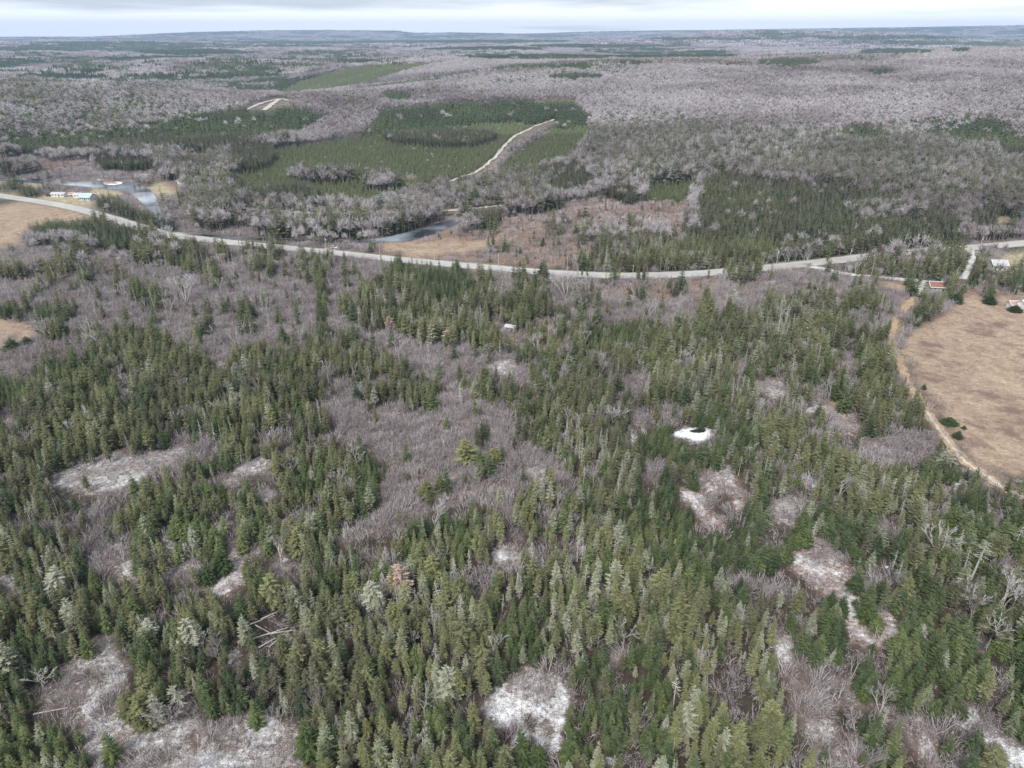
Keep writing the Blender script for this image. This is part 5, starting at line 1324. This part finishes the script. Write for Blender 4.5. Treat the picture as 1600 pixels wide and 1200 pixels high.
M_WALLW = simple('white_siding', (0.74, 0.74, 0.74), .7, 2.0, .08); M_WALLB = simple('blue_siding', (0.42, 0.52, 0.60), .7, 2.0, .08); M_WALLG = simple('grey_boards', (0.36, 0.33, 0.30), .8, 2.0, .2)
M_ROOFB = simple('pale_blue_shingles', (0.42, 0.52, 0.60), .8, 2.0, .15); M_ROOFG = simple('grey_shingles', (0.46, 0.48, 0.51), .8, 2.0, .15); M_ROOFR = simple('red_brown_roofing', (0.27, 0.13, 0.105), .75, 1.2, .25)
M_TRIM = simple('white_trim', (0.80, 0.79, 0.77), .6); M_GLASS = simple('window_glass', (0.05, 0.06, 0.075), .15); M_DOOR = simple('brown_door', (0.16, 0.09, 0.06), .6); M_STRIPE = simple('faded_red_roofing', (0.42, 0.24, 0.22), .75, 1.5, .3)

def house(px, py, L, W, H, ridge, ang, wall, roof, name, label, cat, wins=3, trim=True):
    x, y, z, s_, ce = scale_at(px, py)
    root = link(name, None, label=label, category=cat); root.location = (x, y, z); root.rotation_euler = (0, 0, ang)
    t = TB(); box(t, -L / 2, L / 2, -W / 2, W / 2, -0.6, H)
    for sx in (-1, 1):
        a = (sx * L / 2, -W / 2, H); b_ = (sx * L / 2, W / 2, H); c_ = (sx * L / 2, 0, H + ridge - .12); t.tri(a, b_, c_, 0, .5)
    link('wall', t.mesh('wall', [wall]), root)
    e = 0.45
    for sy in (-1, 1):
        t = TB(); zl = H - ridge * e / (W / 2)
        P = [(-L / 2 - e, sy * (W / 2 + e), zl), (L / 2 + e, sy * (W / 2 + e), zl), (L / 2 + e, 0, H + ridge), (-L / 2 - e, 0, H + ridge)]
        Q = [(p[0], p[1], p[2] + .14) for p in P]
        for A in (P[::-1], Q): t.quad(A[0], A[1], A[2], A[3], 0, .5)
        for k in range(4): t.quad(P[k], P[(k + 1) % 4], Q[(k + 1) % 4], Q[k], 0, .5)
        ro = link('roof_panel', t.mesh('roof_panel', [roof]), root)
        if trim:
            t = TB(); box(t, -L / 2 - e - .02, L / 2 + e + .02, sy * (W / 2 + e) - .12, sy * (W / 2 + e) + .12, zl - .08, zl + .22); link('eave_board', t.mesh('eave_board', [M_TRIM]), root)
    if trim:
        t = TB(); box(t, -L / 2 - e, L / 2 + e, -.22, .22, H + ridge + .10, H + ridge + .24); link('ridge_cap', t.mesh('ridge_cap', [M_TRIM]), root)
        for sx in (-1, 1):
            for sy in (-1, 1):
                t = TB(); t.prism((sx * (L / 2 + e), sy * (W / 2 + e), H - ridge * e / (W / 2) + .1), (sx * (L / 2 + e), 0, H + ridge + .15), .13, .13, 0, .5, 4); link('verge_board', t.mesh('verge_board', [M_TRIM]), root)
    for k in range(wins):
        cx = -L / 2 + L * (k + .5) / wins
        dr_ = (k == wins // 2)
        t = TB(); 
        if dr_: box(t, cx - .5, cx + .5, -W / 2 - .06, -W / 2 - .004, .1, 2.1); link('door', t.mesh('door', [M_DOOR]), root)
        else:
            box(t, cx - .6, cx + .6, -W / 2 - .07, -W / 2 - .004, .9, 2.1); wf = link('window', t.mesh('window', [M_TRIM]), root)
            t = TB(); box(t, cx - .48, cx + .48, -W / 2 - .09, -W / 2 - .072, 1.0, 2.0); link('pane', t.mesh('pane', [M_GLASS]), wf)
    if L > 7:
        t = TB(); box(t, L * .2, L * .2 + .6, -.3 + W * .1, .3 + W * .1, H + ridge * .6, H + ridge + .9); link('chimney', t.mesh('chimney', [M_WALLG]), root)
    return root

house(1463, 452, 8.2, 7.0, 2.3, 1.7, -.16, M_WALLG, M_ROOFR, 'shed', 'low shed with a red-brown roof edged in white by the yard', 'shed', 2)
house(1557, 421, 7.6, 6.0, 3.4, 1.9, -.1, M_WALLW, M_ROOFG, 'house', 'white house with a grey roof below the yellow lawn', 'house', 3)
house(1584, 481, 5.2, 4.6, 2.2, 1.2, -.05, M_WALLW, M_STRIPE, 'shed', 'small shed with a faded red and white roof at the field', 'shed', 2)
house(798, 516, 4.2, 3.2, 2.0, .6, -.35, M_WALLW, M_ROOFG, 'shed', 'small whitish derelict hut in a brown gap below the highway', 'shed', 2, False)
house(1603, 484, 7.5, 6.5, 3.2, 1.9, .25, M_WALLW, M_TRIM, 'house', 'white house cut by the right edge beside the straw field', 'house', 3)
house(1600, 421, 5.5, 5.0, 2.4, 1.3, .3, M_WALLG, M_WALLG, 'shed', 'dark grey shed roof at the right edge above the trees', 'shed', 2, False)
house(138, 312, 9.0, 8.0, 2.8, 2.1, -.15, M_WALLB, M_ROOFB, 'house', 'pale blue house beside the highway at left', 'house', 5)
house(123, 308, 5.5, 4.5, 2.2, 1.0, -.1, M_WALLW, M_ROOFG, 'shed', 'little white shed left of the pale blue house', 'shed', 2)
house(114, 307, 3.6, 3.4, 2.0, .9, -.1, M_WALLG, M_STRIPE, 'shed', 'tiny reddish shed between the white buildings at left', 'shed', 1)
house(93, 307, 10.5, 4.5, 2.4, .8, -.08, M_WALLW, M_ROOFG, 'long_building', 'long low white building left of the pale blue house', 'building', 4)
house(78, 306, 4.0, 4.0, 2.2, 1.2, 0, M_DARKBARK, M_DARKBARK, 'shed', 'small black shed at the left end of the white buildings', 'shed', 1, False)

def car(px, py, ang, body, name, label, van=False):
    x, y, z, s_, ce = scale_at(px, py)
    root = link(name, None, label=label, category='van' if van else 'car'); root.location = (x, y, z + .14); root.rotation_euler = (0, 0, ang)
    L, W = (4.9, 1.9) if van else (4.4, 1.75)
    prof = [(-L / 2, .35), (-L / 2, .85), (-L / 2 + .1, 1.0), (L / 2 - 1.2, .95), (L / 2 - .1, .8), (L / 2, .4)]
    def ext(pr, w0, w1, m):
        t = TB(); n = len(pr)
        cx = sum(p[0] for p in pr) / n; cz = sum(p[1] for p in pr) / n
        for sy in (-1, 1):
            for k in range(n):
                a, b_ = pr[k], pr[(k + 1) % n]
                t.tri((a[0], sy * w0 / 2, a[1]), (b_[0], sy * w0 / 2, b_[1]), (cx, sy * w0 / 2, cz), 0, .5)
        for k in range(n):
            a, b_ = pr[k], pr[(k + 1) % n]; t.quad((a[0], -w0 / 2, a[1]), (b_[0], -w0 / 2, b_[1]), (b_[0], w0 / 2, b_[1]), (a[0], w0 / 2, a[1]), 0, .5)
        return t
    link('body', ext(prof, W, W, 0).mesh('body', [body]), root)
    cab = [(-L / 2 + .15, 1.0), (-L / 2 + (.25 if van else .7), 1.45), (L / 2 - 2.1, 1.48), (L / 2 - 1.3, .96)]
    link('windows', ext(cab, W - .12, W - .3, 0).mesh('windows', [M_GLASS]), root)
    t = TB(); box(t, -L / 2 + (.25 if van else .7), L / 2 - 2.1, -W / 2 + .08, W / 2 - .08, 1.46, 1.53); link('roof', t.mesh('roof', [body]), root)
    for sx in (-1, 1):
        for sy in (-1, 1):
            t = TB(); t.prism((sx * L * .3, sy * (W / 2 - .18), .33), (sx * L * .3, sy * (W / 2 + .02), .33), .33, .33, 0, .5, 12); link('wheel', t.mesh('wheel', [M_DARKBARK]), root)
M_CARW = simple('white_car_paint', (.75, .76, .77), .3); M_CARG = simple('blue_grey_car_paint', (.14, .19, .22), .3); M_CARD = simple('dark_car_paint', (.03, .035, .04), .3)
car(522, 388.5, -.1, M_CARW, 'parked_car', 'white car parked on the pull-off beside the highway', False)
car(1459, 440.5, -.1, M_CARG, 'parked_car', 'blue-grey car parked behind the red-roofed shed', True)
car(1467, 442, -.1, M_CARD, 'parked_car', 'dark car parked right behind the red-roofed shed')
flat_patch('pull_off', 519, 388.7, 14, 2.2, M_SHOULDER, 0.17, 31)

M_POLE = bark('weathered_pole_wood', (0.36, 0.33, 0.30), (0.58, 0.55, 0.51)); M_WIRE = simple('wire', (0.10, 0.10, 0.11), .5)
POLES = [(34, 302), (100, 313), (423, 384.5), (510, 392), (594, 400.5), (679, 408.5), (779, 417), (886, 424.5), (988, 438.5), (1213, 413.5), (1326, 411), (1437, 392), (1530, 391)]
POLE_SPOT = ['far left', 'left houses', 'left bend', 'pull-off', 'river grass', 'brown riverside grass', 'red-brown slope', 'middle bend', 'brush below the highway', 'dark plantation', 'side road turning', 'sunken trees', 'driveway turning']
tops = []
for q, (bx, by) in enumerate(POLES):
    x, y, z, s_, ce = scale_at(bx, by)
    root = link('utility_pole', None, label='wooden utility pole by the highway at the ' + POLE_SPOT[q], category='utility pole', group='utility poles along the highway'); root.location = (x, y, z)
    t = TB(); t.prism((0, 0, -.5), (0, 0, 8.6), .17, .11, 0, .5, 8); link('pole', t.mesh('pole', [M_POLE]), root)
    t = TB(); box(t, -.07, .07, -1.1, 1.1, 8.0, 8.14); link('crossarm', t.mesh('crossarm', [M_POLE]), root)
    for dy in (-1.0, 0, 1.0):
        t = TB(); t.prism((0, dy, 8.14), (0, dy, 8.36), .05, .03, 0, .5, 6); link('insulator', t.mesh('insulator', [M_TRIM]), root)
    if q in (3, 9, 10, 12):
        t = TB(); t.prism((.32, 0, 6.6), (.32, 0, 7.5), .22, .22, 0, .5, 10); link('transformer', t.mesh('transformer', [M_CARW]), root)
    tops.append(Vector((x, y, z + 8.36)))
for q in range(len(tops) - 1):
    a, b_ = tops[q], tops[q + 1]
    if q == 8: continue
    t = TB()
    for dy in (-1.0, 1.0):
        pr = None
        for k in range(15):
            f = k / 14; p = a.lerp(b_, f); p = p + Vector((0, dy, -1.3 * 4 * f * (1 - f)))
            if pr is not None: t.prism(tuple(pr), tuple(p), .02, .02, 0, .5, 3)
            pr = p
    link('power_line', t.mesh('power_line', [M_WIRE]), label='thin overhead wires along the highway from the pole at the ' + POLE_SPOT[q], category='wire', group='overhead wires along the highway')

# ------------------------------------------------------------------ air
hz = bpy.data.materials.new('air'); hz.use_nodes = True; nt = hz.node_tree; nt.nodes.clear()
out = nt.nodes.new('ShaderNodeOutputMaterial'); pv = nt.nodes.new('ShaderNodeVolumePrincipled')
pv.inputs['Density'].default_value = 7.5e-5; pv.inputs['Color'].default_value = (0.54, 0.71, 1.0, 1); pv.inputs['Anisotropy'].default_value = 0.1
nt.links.new(pv.outputs[0], out.inputs['Volume'])
t = TB(); box(t, -14900, 14900, -14900, 14900, -80, 330)
h_ = link('haze', t.mesh('haze', [hz]), kind='stuff', label='pale blue air that fades the far ridges', category='haze')
